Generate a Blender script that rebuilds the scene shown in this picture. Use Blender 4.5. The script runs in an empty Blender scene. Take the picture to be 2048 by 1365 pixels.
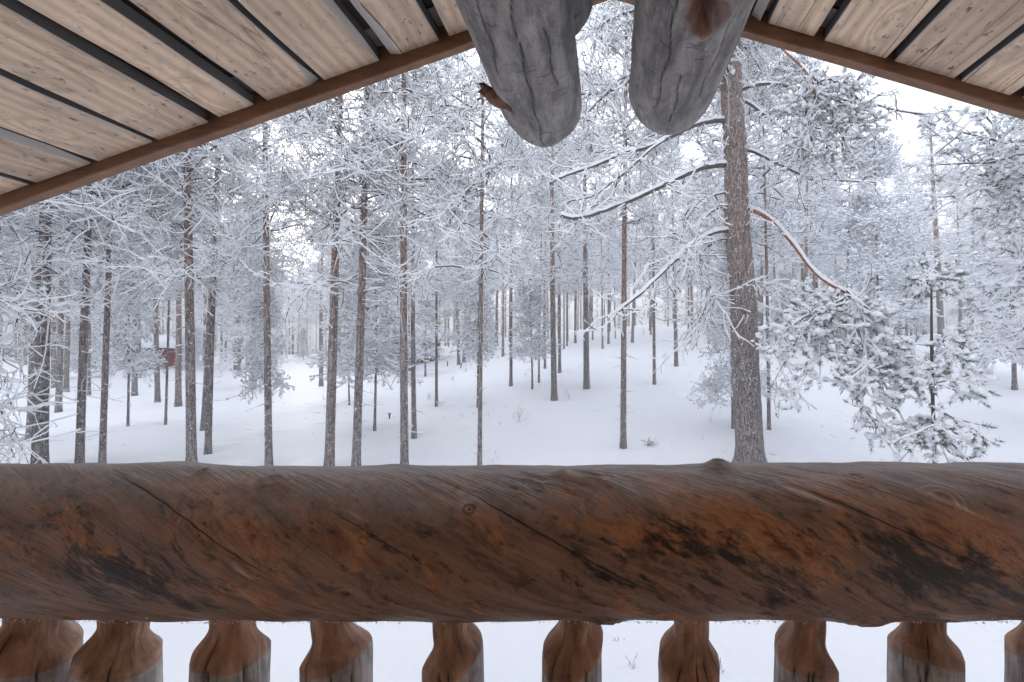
import bpy, math, random
import numpy as np
from mathutils import Vector, Matrix

# ------------------------------------------------------------------ scene, camera, light
sc = bpy.context.scene
COL = sc.collection
EYE = 2.5                       # eye height above the lowest snow
F, PX, PY = 830.0, 1225.0, 695.0  # focal length and principal point in photo pixels
cam_d = bpy.data.cameras.new('camera')
cam = bpy.data.objects.new('camera', cam_d)
COL.objects.link(cam)
cam.location = (0, 0, EYE)
cam.rotation_euler = (math.pi / 2, 0, 0)
cam_d.sensor_width = 36.0
cam_d.lens = F / 2048 * 36.0
cam_d.shift_x = (1024 - PX) / 2048
cam_d.shift_y = (PY - 682.5) / 2048
cam_d.clip_start = 0.02
cam_d.clip_end = 1500
sc.camera = cam

SUN_DIR = Vector((-0.765, 1.0, 0.50)).normalized()
elev = math.asin(SUN_DIR.z)
world = bpy.data.worlds.new('World')
sc.world = world
world.use_nodes = True
wn = world.node_tree
wn.nodes.clear()
def N(t, typ, **kw):
    n = t.nodes.new(typ)
    for k, v in kw.items():
        setattr(n, k, v)
    return n
sky = N(wn, 'ShaderNodeTexSky', sky_type='NISHITA')
sky.sun_disc = False
sky.sun_elevation = elev
sky.sun_rotation = math.atan2(SUN_DIR.x, SUN_DIR.y)
sky.air_density = 1.0; sky.dust_density = 2.5; sky.ozone_density = 1.0
hs = N(wn, 'ShaderNodeHueSaturation'); hs.inputs['Saturation'].default_value = 0.50
wn.links.new(sky.outputs[0], hs.inputs['Color'])
tc = N(wn, 'ShaderNodeTexCoord')
cn = N(wn, 'ShaderNodeTexNoise'); cn.inputs['Scale'].default_value = 2.2; cn.inputs['Detail'].default_value = 6
wn.links.new(tc.outputs['Generated'], cn.inputs['Vector'])
cr = N(wn, 'ShaderNodeMapRange')
cr.inputs['From Min'].default_value = 0.25; cr.inputs['From Max'].default_value = 0.75
cr.inputs['To Min'].default_value = 0.50; cr.inputs['To Max'].default_value = 0.90
wn.links.new(cn.outputs['Fac'], cr.inputs['Value'])
mx = N(wn, 'ShaderNodeMix', data_type='RGBA')
wn.links.new(cr.outputs[0], mx.inputs['Factor'])
wn.links.new(hs.outputs[0], mx.inputs[6])
mx.inputs[7].default_value = (8.3, 8.75, 9.8, 1)      # the bright even cloud sheet
bg = N(wn, 'ShaderNodeBackground'); bg.inputs['Strength'].default_value = 0.12
wn.links.new(mx.outputs[2], bg.inputs['Color'])
wo = N(wn, 'ShaderNodeOutputWorld')
wn.links.new(bg.outputs[0], wo.inputs['Surface'])

sd = bpy.data.lights.new('sun', 'SUN')
sd.energy = 1.0; sd.angle = math.radians(18); sd.color = (1.0, 0.90, 0.80)
sun = bpy.data.objects.new('sun', sd)
COL.objects.link(sun)
sun.rotation_euler = SUN_DIR.to_track_quat('Z', 'Y').to_euler()
sun.location = (0, 0, 30)

sc.view_settings.view_transform = 'Standard'
sc.view_settings.look = 'None'
sc.view_settings.gamma = 1
sc.view_settings.use_curve_mapping = False
sc.view_settings.exposure = 1.22
sc.cycles.max_bounces = 10
sc.cycles.diffuse_bounces = 9
sc.cycles.transparent_max_bounces = 4

HAZE_D = 0.0078
# ------------------------------------------------------------------ numeric helpers
R = np.random.default_rng(7)
random.seed(7)
_tab = np.random.default_rng(3).random(65536)
def _h(i, j, k):
    return _tab[(i * 7919 + j * 104729 + k * 1299709) & 65535]
def vnoise(p):
    p = np.asarray(p, float)
    i = np.floor(p).astype(np.int64); f = p - i; f = f * f * (3 - 2 * f)
    x, y, z = i[..., 0], i[..., 1], i[..., 2]
    fx, fy, fz = f[..., 0], f[..., 1], f[..., 2]
    def l(a, b, t): return a + (b - a) * t
    a = l(l(_h(x, y, z), _h(x + 1, y, z), fx), l(_h(x, y + 1, z), _h(x + 1, y + 1, z), fx), fy)
    b = l(l(_h(x, y, z + 1), _h(x + 1, y, z + 1), fx), l(_h(x, y + 1, z + 1), _h(x + 1, y + 1, z + 1), fx), fy)
    return l(a, b, fz) * 2 - 1
def fbm(p, o=4):
    p = np.asarray(p, float); s = 0; a = 1.0; t = 0
    for _ in range(o):
        s = s + vnoise(p) * a; t += a; a *= .5; p = p * 2.03 + 11.3
    return s / t
def nrm(v):
    return v / np.maximum(np.linalg.norm(v, axis=-1, keepdims=True), 1e-9)
def smooth(a, b, x):
    t = np.clip((x - a) / (b - a), 0, 1); return t * t * (3 - 2 * t)

# ------------------------------------------------------------------ object helpers
def tag(o, label=None, cat=None, group=None, kind=None):
    if label: o['label'] = label
    if cat: o['category'] = cat
    if group: o['group'] = group
    if kind: o['kind'] = kind
    return o
def empty(name, loc=(0, 0, 0), parent=None):
    o = bpy.data.objects.new(name, None)
    o.empty_display_size = .2
    o.location = loc
    COL.objects.link(o)
    if parent: o.parent = parent
    return o
def link(name, me, parent=None):
    o = bpy.data.objects.new(name, me)
    COL.objects.link(o)
    if parent: o.parent = parent
    return o

class MB:
    """collects vertices and faces (tris or quads) and makes one mesh"""
    def __init__(s):
        s.v = []; s.f3 = []; s.f4 = []; s.m3 = []; s.m4 = []; s.n = 0; s.att = {}
    def add(s, v, f, m=0):
        v = np.asarray(v, float).reshape(-1, 3); f = np.asarray(f, np.int64)
        if len(f):
            mm = np.broadcast_to(np.asarray(m, np.int32), (len(f),))
            if f.shape[1] == 3: s.f3.append(f + s.n); s.m3.append(mm)
            else: s.f4.append(f + s.n); s.m4.append(mm)
        s.v.append(v); s.n += len(v)
    def mesh(s, name, mats, smooth_=False, uv=None, atts=None):
        V = np.concatenate(s.v)
        f3 = np.concatenate(s.f3) if s.f3 else np.zeros((0, 3), np.int64)
        f4 = np.concatenate(s.f4) if s.f4 else np.zeros((0, 4), np.int64)
        mi = np.concatenate([x for x in (s.m3 + s.m4)]) if (s.m3 or s.m4) else np.zeros(0, np.int32)
        me = bpy.data.meshes.new(name)
        me.vertices.add(len(V)); me.vertices.foreach_set('co', V.ravel())
        li = np.concatenate([f3.ravel(), f4.ravel()]).astype(np.int32)
        me.loops.add(len(li)); me.loops.foreach_set('vertex_index', li)
        nf = len(f3) + len(f4)
        me.polygons.add(nf)
        st = np.concatenate([np.arange(len(f3)) * 3, len(f3) * 3 + np.arange(len(f4)) * 4]).astype(np.int32)
        me.polygons.foreach_set('loop_start', st)
        me.polygons.foreach_set('material_index', mi.astype(np.int32))
        me.polygons.foreach_set('use_smooth', np.full(nf, smooth_))
        for m in (mats if isinstance(mats, (list, tuple)) else [mats]): me.materials.append(m)
        if uv is not None:
            l = me.uv_layers.new(name='UVMap'); l.data.foreach_set('uv', np.asarray(uv)[li].astype(np.float32).ravel())
        for k, a in (atts or {}).items():
            at = me.attributes.new(k, 'FLOAT', 'POINT'); at.data.foreach_set('value', np.asarray(a, np.float32))
        me.update(calc_edges=True)
        return me

def box(mb, c, s, rot=None, m=0):
    x, y, z = np.array(s) / 2
    v = np.array([[a * x, b * y, d * z] for a in (-1, 1) for b in (-1, 1) for d in (-1, 1)])
    if rot is not None: v = v @ np.array(rot).T
    f = [[0, 1, 3, 2], [4, 6, 7, 5], [0, 4, 5, 1], [2, 3, 7, 6], [0, 2, 6, 4], [1, 5, 7, 3]]
    mb.add(v + np.array(c), f, m)

def tubes4(mb, P, r, snow, mb_=(0, 1), bare=.14):
    """P (n,k,3) curves -> four-sided tubes: bottom strip bark, sides and top snow"""
    n, k, _ = P.shape
    T = np.empty_like(P); T[:, 1:-1] = P[:, 2:] - P[:, :-2]; T[:, 0] = P[:, 1] - P[:, 0]; T[:, -1] = P[:, -1] - P[:, -2]
    T = nrm(T)
    S = np.cross(T, np.array([0, 0, 1.0]) + R.normal(0, .02, (n, 1, 3))); S = nrm(S)
    U = np.cross(S, T)
    r = r[..., None]; snow = snow[..., None]
    w = r + snow * .38
    bl = P - S * r * .75 - U * r; br = P + S * r * .75 - U * r
    tr = P + S * w * .85 + U * (snow * .35); tl = P - S * w * .85 + U * (snow * .35)
    tp = P + U * (r + snow)
    V = np.stack([bl, br, tr, tp, tl], axis=2)          # n,k,5,3
    i = (np.arange(n)[:, None] * k + np.arange(k - 1)[None, :]) * 5
    i = i.ravel()
    base = mb.n
    fs, ms = [], []
    sm = (R.random(len(i)) < bare)
    for a, b, m in ((0, 1, 0), (1, 2, 2), (2, 3, 1), (3, 4, 1), (4, 0, 2)):
        fs.append(np.stack([i + b, i + a, i + 5 + a, i + 5 + b], 1))
        if m == 2: ms.append(np.where(sm, mb_[0], mb_[1]))
        else: ms.append(np.full(len(i), mb_[m]))
    mb.add(V.reshape(-1, 3), np.concatenate(fs), np.concatenate(ms))

def curves(p0, d, L, k, bend, wig=.06):
    n = len(p0); s = np.linspace(0, 1, k)[None, :, None]
    d = nrm(d); L = L[:, None, None]
    ph = R.uniform(0, 6.28, (n, 1, 3)); fr = R.uniform(3, 7, (n, 1, 3))
    w = (np.sin(s * fr + ph) - np.sin(ph)) * wig
    return p0[:, None] + L * (d[:, None] * s + bend[:, None] * s ** 2 + w * s ** .5)

def round_tube(mb, P, r, ns=8, m=0, cap=True, lump=0.0):
    P = np.asarray(P, float); k = len(P); r = np.broadcast_to(np.asarray(r, float), (k,))
    T = np.gradient(P, axis=0); T = nrm(T)
    ref = np.array([0, 0, 1.0]) if abs(T[k // 2, 2]) < .8 else np.array([0, 1.0, 0])
    S = nrm(np.cross(T, ref)); U = np.cross(S, T)
    a = np.linspace(0, 2 * np.pi, ns, endpoint=False)
    ring = S[:, None] * np.cos(a)[None, :, None] + U[:, None] * np.sin(a)[None, :, None]
    rr = r[:, None, None] * (1 + lump * R.normal(0, 1, (k, ns, 1)))
    V = (P[:, None] + ring * rr).reshape(-1, 3)
    f = []
    for i in range(k - 1):
        for j in range(ns):
            q = (j + 1) % ns
            f.append([i * ns + j, i * ns + q, (i + 1) * ns + q, (i + 1) * ns + j])
    mb.add(V, f, m)
    if cap:
        for e in (0, k - 1):
            c = mb.n - len(V) + e * ns if e == 0 else mb.n - ns
            pass

def spline(pts, n):
    pts = np.asarray(pts, float); m = len(pts)
    if m == 2:
        t = np.linspace(0, 1, n)[:, None]; return pts[0] * (1 - t) + pts[1] * t
    P = np.vstack([2 * pts[0] - pts[1], pts, 2 * pts[-1] - pts[-2]])
    out = []
    for t in np.linspace(0, m - 1 - 1e-6, n):
        i = int(t); f = t - i; a, b, c, d = P[i], P[i + 1], P[i + 2], P[i + 3]
        out.append(.5 * (2 * b + (c - a) * f + (2 * a - 5 * b + 4 * c - d) * f * f + (3 * b - a - 3 * c + d) * f ** 3))
    return np.array(out)

def ico(sub):
    import bmesh
    bm = bmesh.new(); bmesh.ops.create_icosphere(bm, subdivisions=sub, radius=1)
    v = np.array([x.co[:] for x in bm.verts]); f = np.array([[q.index for q in x.verts] for x in bm.faces]); bm.free()
    return v, f
ICO1, ICO2, ICO3 = ico(1), ico(2), ico(3)
OCT = (np.array([[1, 0, 0], [0, 1, 0], [-1, 0, 0], [0, -1, 0], [0, 0, 1.0], [0, 0, -.6]]),
       np.array([[0, 1, 4], [1, 2, 4], [2, 3, 4], [3, 0, 4], [1, 0, 5], [2, 1, 5], [3, 2, 5], [0, 3, 5]]))
def lumps(mb, C, S, tmpl, m=1, jit=.18):
    v, f = tmpl; n = len(C)
    if n == 0: return
    a = R.uniform(0, 6.28, n); ca, sa = np.cos(a)[:, None], np.sin(a)[:, None]
    V = np.broadcast_to(v, (n,) + v.shape) * S[:, None]
    V = V * (1 + R.normal(0, jit, (n, len(v), 1)))
    x = V[..., 0] * ca - V[..., 1] * sa; y = V[..., 0] * sa + V[..., 1] * ca
    V = np.stack([x, y, V[..., 2]], -1) + C[:, None]
    Fc = (f[None] + (np.arange(n) * len(v))[:, None, None]).reshape(-1, 3)
    mb.add(V.reshape(-1, 3), Fc, m)
def blades(mb, C, D, L, W, cnt, spread=.8, m=2):
    """pine needles: cnt thin triangles around each centre"""
    n = len(C)
    if n == 0: return
    d = nrm(np.repeat(D, cnt, 0) + R.normal(0, spread, (n * cnt, 3)))
    c = np.repeat(C, cnt, 0) + R.normal(0, .004, (n * cnt, 3))
    L = np.repeat(np.broadcast_to(L, (n,)), cnt)[:, None] * R.uniform(.6, 1.1, (n * cnt, 1))
    s = nrm(np.cross(d, R.normal(0, 1, (n * cnt, 3)))) * W
    V = np.stack([c - s, c + s, c + d * L], 1).reshape(-1, 3)
    mb.add(V, np.arange(len(V)).reshape(-1, 3), m)

# ------------------------------------------------------------------ materials
def mat(name):
    m = bpy.data.materials.new(name); m.use_nodes = True
    t = m.node_tree; b = t.nodes['Principled BSDF']
    return m, t, b
def noise(t, vec, scale, detail=5, rough=.55, dist=0.0):
    n = N(t, 'ShaderNodeTexNoise'); n.inputs['Scale'].default_value = scale; n.inputs['Detail'].default_value = detail
    n.inputs['Roughness'].default_value = rough; n.inputs['Distortion'].default_value = dist
    if vec is not None: t.links.new(vec, n.inputs['Vector'])
    return n.outputs['Fac']
def rng(t, v, a, b, c=0.0, d=1.0):
    n = N(t, 'ShaderNodeMapRange'); n.interpolation_type = 'SMOOTHSTEP'
    for k, x in zip(('From Min', 'From Max', 'To Min', 'To Max'), (a, b, c, d)): n.inputs[k].default_value = x
    t.links.new(v, n.inputs['Value']); return n.outputs[0]
def mixc(t, f, a, b, mode='MIX'):
    n = N(t, 'ShaderNodeMix', data_type='RGBA', blend_type=mode)
    if isinstance(f, (int, float)): n.inputs['Factor'].default_value = f
    else: t.links.new(f, n.inputs['Factor'])
    for i, c in ((6, a), (7, b)):
        if isinstance(c, tuple): n.inputs[i].default_value = c + (1,)
        else: t.links.new(c, n.inputs[i])
    return n.outputs[2]
def math_(t, op, a, b=None):
    n = N(t, 'ShaderNodeMath', operation=op)
    for i, c in ((0, a), (1, b)):
        if c is None: continue
        if isinstance(c, (int, float)): n.inputs[i].default_value = c
        else: t.links.new(c, n.inputs[i])
    return n.outputs[0]
def mapping(t, vec, scale=(1, 1, 1), rot=(0, 0, 0), loc=(0, 0, 0)):
    n = N(t, 'ShaderNodeMapping'); n.inputs['Scale'].default_value = scale
    n.inputs['Rotation'].default_value = rot; n.inputs['Location'].default_value = loc
    t.links.new(vec, n.inputs['Vector']); return n.outputs[0]
def attr(t, name):
    n = N(t, 'ShaderNodeAttribute'); n.attribute_name = name; return n.outputs['Fac']
def bump(t, b, h, dist=.002, strength=1.0):
    n = N(t, 'ShaderNodeBump'); n.inputs['Distance'].default_value = dist; n.inputs['Strength'].default_value = strength
    t.links.new(h, n.inputs['Height']); t.links.new(n.outputs[0], b.inputs['Normal'])
def tcoord(t, w='Object'):
    return N(t, 'ShaderNodeTexCoord').outputs[w]

def m_snow(name, col=(.84, .865, .90), bscale=30, bd=.004):
    m, t, b = mat(name)
    o = tcoord(t)
    n = noise(t, o, 1.7, 4)
    c = mixc(t, n, tuple(x * .97 for x in col), col)
    t.links.new(c, b.inputs['Base Color'])
    b.inputs['Roughness'].default_value = .65
    b.inputs['Specular IOR Level'].default_value = .25
    if bd: bump(t, b, noise(t, o, bscale, 5), bd)
    return m
SNOW_G = m_snow('snow_ground', (.86, .875, .905), 9, .012)
SNOW = m_snow('snow_on_branches', (.89, .90, .93), 28, .012)
RIME = m_snow('rime_twigs', (.90, .912, .935), 40, 0)
# distant frosted needles
def m_plain(name, c1, c2, scale=8, rough=.8):
    m, t, b = mat(name)
    n = rng(t, noise(t, tcoord(t), scale, 4), .3, .7)
    t.links.new(mixc(t, n, c1, c2), b.inputs['Base Color'])
    b.inputs['Roughness'].default_value = rough
    return m
TWIG = m_plain('twig_bark', (.055, .045, .042), (.11, .08, .065), 20)
NEEDLE = m_plain('pine_needles', (.07, .105, .07), (.22, .27, .22), 15)
FNEEDLE = m_plain('frosted_needles', (.24, .28, .25), (.56, .60, .60), 9)

def m_bark(name, fleck=.55, orange=1.0, scale=1.0):
    m, t, b = mat(name)
    o = tcoord(t)
    ri = N(t, 'ShaderNodeObjectInfo').outputs['Random']
    st = mapping(t, o, (9 * scale, 9 * scale, 1.6 * scale))
    n1 = noise(t, st, 3, 6, .65)
    vor = N(t, 'ShaderNodeTexVoronoi', feature='DISTANCE_TO_EDGE'); vor.inputs['Scale'].default_value = 2.4
    ad = N(t, 'ShaderNodeVectorMath', operation='ADD'); t.links.new(st, ad.inputs[0])
    nv = N(t, 'ShaderNodeTexNoise'); nv.inputs['Scale'].default_value = 4; t.links.new(st, nv.inputs['Vector'])
    t.links.new(nv.outputs['Color'], ad.inputs[1]); t.links.new(ad.outputs[0], vor.inputs['Vector'])
    crack = rng(t, vor.outputs['Distance'], .0, .12)
    z = N(t, 'ShaderNodeSeparateXYZ'); t.links.new(o, z.inputs[0])
    low = mixc(t, n1, (.20, .172, .165), (.50, .455, .44))
    up = mixc(t, n1, (.29, .175, .13), (.60, .41, .32))
    hz = math_(t, 'ADD', z.outputs['Z'], math_(t, 'MULTIPLY', noise(t, o, 2.5, 3), 1.6))
    hm = rng(t, hz, 2.2, 6.0, 0, orange)
    hm2 = math_(t, 'MULTIPLY', hm, rng(t, ri, 0, 1, .55, 1.0))
    c = mixc(t, hm2, low, up)
    c = mixc(t, crack, (.075, .06, .055), c)
    # wind-blown snow stuck to the bark
    fl = noise(t, mapping(t, o, (1, 1, .55)), 42, 3, .6)
    fl2 = noise(t, o, 5, 3)
    thr = math_(t, 'ADD', fl, math_(t, 'MULTIPLY', fl2, .25))
    fm = rng(t, thr, fleck + .185, fleck + .225)
    c = mixc(t, fm, c, (.82, .84, .88))
    t.links.new(c, b.inputs['Base Color'])
    b.inputs['Roughness'].default_value = .85
    h = math_(t, 'ADD', math_(t, 'MULTIPLY', crack, .7), math_(t, 'ADD', math_(t, 'MULTIPLY', n1, .5), math_(t, 'MULTIPLY', fm, .8)))
    bump(t, b, h, .012)
    return m
BARK = m_bark('pine_bark', .565)
BARK_FAR = m_bark('far_pine_bark', .555, 1.0, .6)
BARK_BIG = m_bark('thick_pine_bark', .575, .55, 1.25)

def m_plank(name):
    m, t, b = mat(name)
    o = tcoord(t); ri = N(t, 'ShaderNodeObjectInfo').outputs['Random']
    cx = N(t, 'ShaderNodeCombineXYZ'); t.links.new(math_(t, 'MULTIPLY', ri, 37.0), cx.inputs[0]); t.links.new(math_(t, 'MULTIPLY', ri, 91.0), cx.inputs[2])
    ad = N(t, 'ShaderNodeVectorMath', operation='ADD'); t.links.new(o, ad.inputs[0]); t.links.new(cx.outputs[0], ad.inputs[1])
    p = ad.outputs[0]
    # knots: sparse cells stretched along the grain, which bend the grain round them
    kv = N(t, 'ShaderNodeTexVoronoi'); kv.inputs['Scale'].default_value = 1.0; kv.inputs['Randomness'].default_value = 1.0
    t.links.new(mapping(t, p, (8.5, 3.6, .01)), kv.inputs['Vector'])
    kd = kv.outputs['Distance']
    knot = rng(t, kd, .075, .11, 1, 0)
    halo = rng(t, kd, .08, .42, 1, 0)
    grain = noise(t, mapping(t, p, (70, 1.6, 10)), 1.0, 5, .6, 0.4)
    w = N(t, 'ShaderNodeTexWave', wave_type='BANDS', bands_direction='X')
    w.inputs['Scale'].default_value = 9; w.inputs['Distortion'].default_value = 5; w.inputs['Detail'].default_value = 3; w.inputs['Detail Scale'].default_value = 1.2
    wv = mapping(t, p, (1, .12, 1))
    wa = N(t, 'ShaderNodeVectorMath', operation='ADD'); t.links.new(wv, wa.inputs[0])
    hx = N(t, 'ShaderNodeCombineXYZ'); t.links.new(math_(t, 'MULTIPLY', halo, .06), hx.inputs[0]); t.links.new(hx.outputs[0], wa.inputs[1])
    t.links.new(wa.outputs[0], w.inputs['Vector'])
    blot = rng(t, noise(t, mapping(t, p, (5, 2.2, 1)), 1.6, 5, .6), .38, .68)
    c = mixc(t, grain, (.78, .565, .40), (.95, .79, .63))
    c = mixc(t, math_(t, 'MULTIPLY', w.outputs['Fac'], .45), c, (.50, .31, .19))
    c = mixc(t, math_(t, 'MULTIPLY', blot, .5), c, (.44, .35, .285))
    # mould specks
    sp = rng(t, noise(t, mapping(t, p, (75, 34, 1)), 1.0, 4, .65), .585, .66)
    c = mixc(t, math_(t, 'MULTIPLY', sp, math_(t, 'ADD', math_(t, 'MULTIPLY', blot, .75), .30)), c, (.17, .12, .09))
    dk2 = rng(t, noise(t, mapping(t, p, (11, 3.5, 1)), 1.3, 6, .7, .5), .52, .66)
    c = mixc(t, math_(t, 'MULTIPLY', dk2, .45), c, (.30, .225, .17))
    ln = math_(t, 'ABSOLUTE', math_(t, 'SUBTRACT', noise(t, mapping(t, p, (7, .35, 1)), 1.0, 2, .4), .5))
    lm = math_(t, 'MULTIPLY', rng(t, ln, .0, .0045, 1, 0), rng(t, ri, .35, .4))
    c = mixc(t, math_(t, 'MULTIPLY', lm, .9), c, (.03, .02, .016))
    st = rng(t, noise(t, mapping(t, p, (26, 3.0, 1)), 1.0, 4), .66, .74)
    c = mixc(t, math_(t, 'MULTIPLY', st, .5), c, (.50, .27, .14))
    c = mixc(t, math_(t, 'MULTIPLY', rng(t, kd, .07, .15, 1, 0), .75), c, (.30, .17, .10))
    c = mixc(t, knot, c, (.14, .08, .055))
    # sawn face against grey weathered edges, darkened as gap shade (edge attribute)
    c = mixc(t, attr(t, 'wane'), c, mixc(t, noise(t, mapping(t, p, (30, 3, 10)), 1.0, 4), (.34, .31, .295), (.70, .64, .59)))
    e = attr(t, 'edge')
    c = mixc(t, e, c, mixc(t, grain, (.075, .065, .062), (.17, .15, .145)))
    rv = N(t, 'ShaderNodeMapRange'); t.links.new(ri, rv.inputs['Value']); rv.inputs['To Min'].default_value = .80; rv.inputs['To Max'].default_value = 1.15
    c = mixc(t, 1.0, c, c, 'MIX')
    g = N(t, 'ShaderNodeHueSaturation'); t.links.new(c, g.inputs['Color']); t.links.new(rv.outputs[0], g.inputs['Value']); g.inputs['Saturation'].default_value = 1.0
    t.links.new(g.outputs[0], b.inputs['Base Color'])
    b.inputs['Roughness'].default_value = .75
    b.inputs['Specular IOR Level'].default_value = .2
    bump(t, b, math_(t, 'ADD', grain, math_(t, 'MULTIPLY', knot, -1.0)), .0012)
    return m
PLANK = m_plank('weathered_pine_plank')

def m_fascia():
    m, t, b = mat('fascia_brown')
    p = tcoord(t)
    g = noise(t, mapping(t, p, (3, 20, 60)), 1.0, 5, .6, .5)
    bl = rng(t, noise(t, p, 7, 4), .35, .7)
    c = mixc(t, g, (.12, .058, .03), (.42, .22, .12))
    c = mixc(t, math_(t, 'MULTIPLY', bl, .5), c, (.10, .05, .033))
    t.links.new(c, b.inputs['Base Color']); b.inputs['Roughness'].default_value = .6
    bump(t, b, g, .0015)
    return m
FASCIA = m_fascia()
DARKWOOD = m_plain('gap_shade_board', (.022, .016, .014), (.05, .038, .033), 12)  # near black, standing in for the shade deep in the plank gaps
GREYBOARD = m_plain('grey_board', (.20, .17, .155), (.33, .29, .27), 14)
DECKM = m_plain('pale_bounce_boards', (.55, .50, .46), (.84, .84, .86), 6)  # unseen floor, made snow-pale to bounce light onto rail and ceiling

RY, RZ, RR = .833, -.379, .140
def to_rail(px, py):
    """photo pixel -> (X, angle*R) on the rail (angle 0 = away, 90 up, 180 = towards the camera)"""
    dx, dz = (px - PX) / F, -(py - PY) / F
    A_ = 1 + dz * dz; B_ = -2 * (RY + RZ * dz); C_ = RY ** 2 + RZ ** 2 - RR ** 2
    D = B_ * B_ - 4 * A_ * C_
    t = (-B_ - math.sqrt(max(D, 0))) / (2 * A_)
    an = math.atan2(dz * t - RZ, t - RY)
    if an < 0: an += 2 * math.pi
    return (dx * t, an * RR)
cr = [[(222, 945), (270, 968), (330, 1010), (375, 1045), (430, 1090), (520, 1140), (600, 1185)],
      [(640, 1010), (720, 1060), (780, 1092), (870, 1148)],
      [(850, 950), (900, 968), (960, 988), (1030, 1045), (1110, 1090), (1200, 1140), (1300, 1180), (1400, 1218)],
      [(1560, 965), (1660, 1005), (1750, 1040), (1830, 1075), (1900, 1110), (2048, 1170)],
      [(1480, 950), (1560, 985), (1640, 1012)],
      [(300, 1200), (370, 1215)], [(592, 1118), (632, 1078)], [(208, 1180), (235, 1140)], [(378, 1100), (392, 1075)],
      [(1330, 1040), (1400, 1072)], [(1700, 970), (1800, 1000), (1880, 1035)]]
cracks = [[to_rail(*p) for p in c] for c in cr]
cw = [.0019, .0011, .0017, .0015, .001, .001, .0008, .0009, .0008, .001, .001]
CRACKS = list(zip(cracks, [w * .95 for w in cw]))
def m_log(kind):
    m, t, b = mat(kind)
    uv = tcoord(t, 'UV')
    s = N(t, 'ShaderNodeSeparateXYZ'); t.links.new(uv, s.inputs[0])
    u, v = s.outputs['X'], s.outputs['Y']
    def vec(x, y, z=0.0):
        n = N(t, 'ShaderNodeCombineXYZ')
        for i, q in enumerate((x, y, z)):
            if isinstance(q, (int, float)): n.inputs[i].default_value = q
            else: t.links.new(q, n.inputs[i])
        return n.outputs[0]
    ck = attr(t, 'crack')
    if kind == 'rail_wood':
        wob = noise(t, vec(math_(t, 'MULTIPLY', u, 2.2), math_(t, 'MULTIPLY', v, 3.0)), 1.0, 3)
        g = math_(t, 'ADD', math_(t, 'SUBTRACT', v, math_(t, 'MULTIPLY', u, .50)), math_(t, 'MULTIPLY', wob, .085))
        fine = noise(t, vec(math_(t, 'MULTIPLY', u, 9), math_(t, 'MULTIPLY', g, 190)), 1.0, 6, .65)
        med = noise(t, vec(math_(t, 'MULTIPLY', u, 5), math_(t, 'MULTIPLY', g, 34), 3.0), 1.0, 6, .62)
        big = noise(t, vec(math_(t, 'MULTIPLY', u, 3.2), math_(t, 'MULTIPLY', g, 9), 7.0), 1.0, 7, .66, .6)
        c = mixc(t, rng(t, med, .3, .7), (.15, .080, .052), (.40, .22, .14))
        c = mixc(t, math_(t, 'MULTIPLY', rng(t, fine, .35, .75), .55), c, (.40, .26, .19))
        iso = noise(t, vec(math_(t, 'MULTIPLY', u, 9), math_(t, 'MULTIPLY', g, 15), 51.0), 1.0, 8, .70, .9)
        mo = noise(t, vec(math_(t, 'MULTIPLY', u, 26), math_(t, 'MULTIPLY', g, 60), 41.0), 1.0, 6, .7)
        mo2 = noise(t, vec(math_(t, 'MULTIPLY', u, 13), math_(t, 'MULTIPLY', g, 22), 47.0), 1.0, 7, .72, .6)
        om = math_(t, 'ADD', math_(t, 'ADD', math_(t, 'MULTIPLY', big, .45), math_(t, 'MULTIPLY', iso, .55)), math_(t, 'MULTIPLY', attr(t, 'orange'), .13))
        oc = mixc(t, rng(t, mo2, .35, .65), (.24, .075, .03), (.80, .37, .16))
        c = mixc(t, math_(t, 'MULTIPLY', rng(t, om, .51, .60), .85), c, oc)
        c = mixc(t, math_(t, 'MULTIPLY', rng(t, mo2, .53, .62), .62), c, (.085, .036, .022))
        c = mixc(t, math_(t, 'MULTIPLY', rng(t, mo, .57, .66), .6), c, (.030, .016, .011))
        dk = noise(t, vec(math_(t, 'MULTIPLY', u, 6.5), math_(t, 'MULTIPLY', g, 12), 21.0), 1.0, 8, .74, 1.0)
        dm = math_(t, 'ADD', math_(t, 'ADD', dk, math_(t, 'MULTIPLY', math_(t, 'SUBTRACT', mo, .5), .75)), math_(t, 'MULTIPLY', attr(t, 'dark'), .15))
        c = mixc(t, math_(t, 'MULTIPLY', rng(t, dm, .55, .74), .90), c, (.013, .009, .007))
        pale = noise(t, vec(math_(t, 'MULTIPLY', u, 7), math_(t, 'MULTIPLY', g, 26), 33.0), 1.0, 5, .6)
        c = mixc(t, math_(t, 'MULTIPLY', rng(t, math_(t, 'ADD', pale, math_(t, 'MULTIPLY', attr(t, 'pale'), .28)), .60, .78), .7), c, (.80, .56, .43))
        fr = attr(t, 'frost')
        frn = noise(t, uv, 60, 4, .7)
        c = mixc(t, rng(t, math_(t, 'ADD', fr, math_(t, 'MULTIPLY', math_(t, 'SUBTRACT', frn, .5), .9)), .25, 1.0, 0, .62), c, (.42, .41, .42))
        b.inputs['Roughness'].default_value = .46
        b.inputs['Specular IOR Level'].default_value = .42
        h = math_(t, 'ADD', math_(t, 'MULTIPLY', fine, .5), med)
        bd = .008
    elif kind == 'grey_log_wood':
        fine = noise(t, vec(math_(t, 'MULTIPLY', u, 14), math_(t, 'MULTIPLY', v, 230)), 1.0, 7, .72, .5)
        med = noise(t, vec(math_(t, 'MULTIPLY', u, 5), math_(t, 'MULTIPLY', v, 22), 5.0), 1.0, 6, .62, .5)
        bl = noise(t, vec(math_(t, 'MULTIPLY', u, 13), math_(t, 'MULTIPLY', v, 20), 9.0), 1.0, 8, .74, .8)
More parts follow.
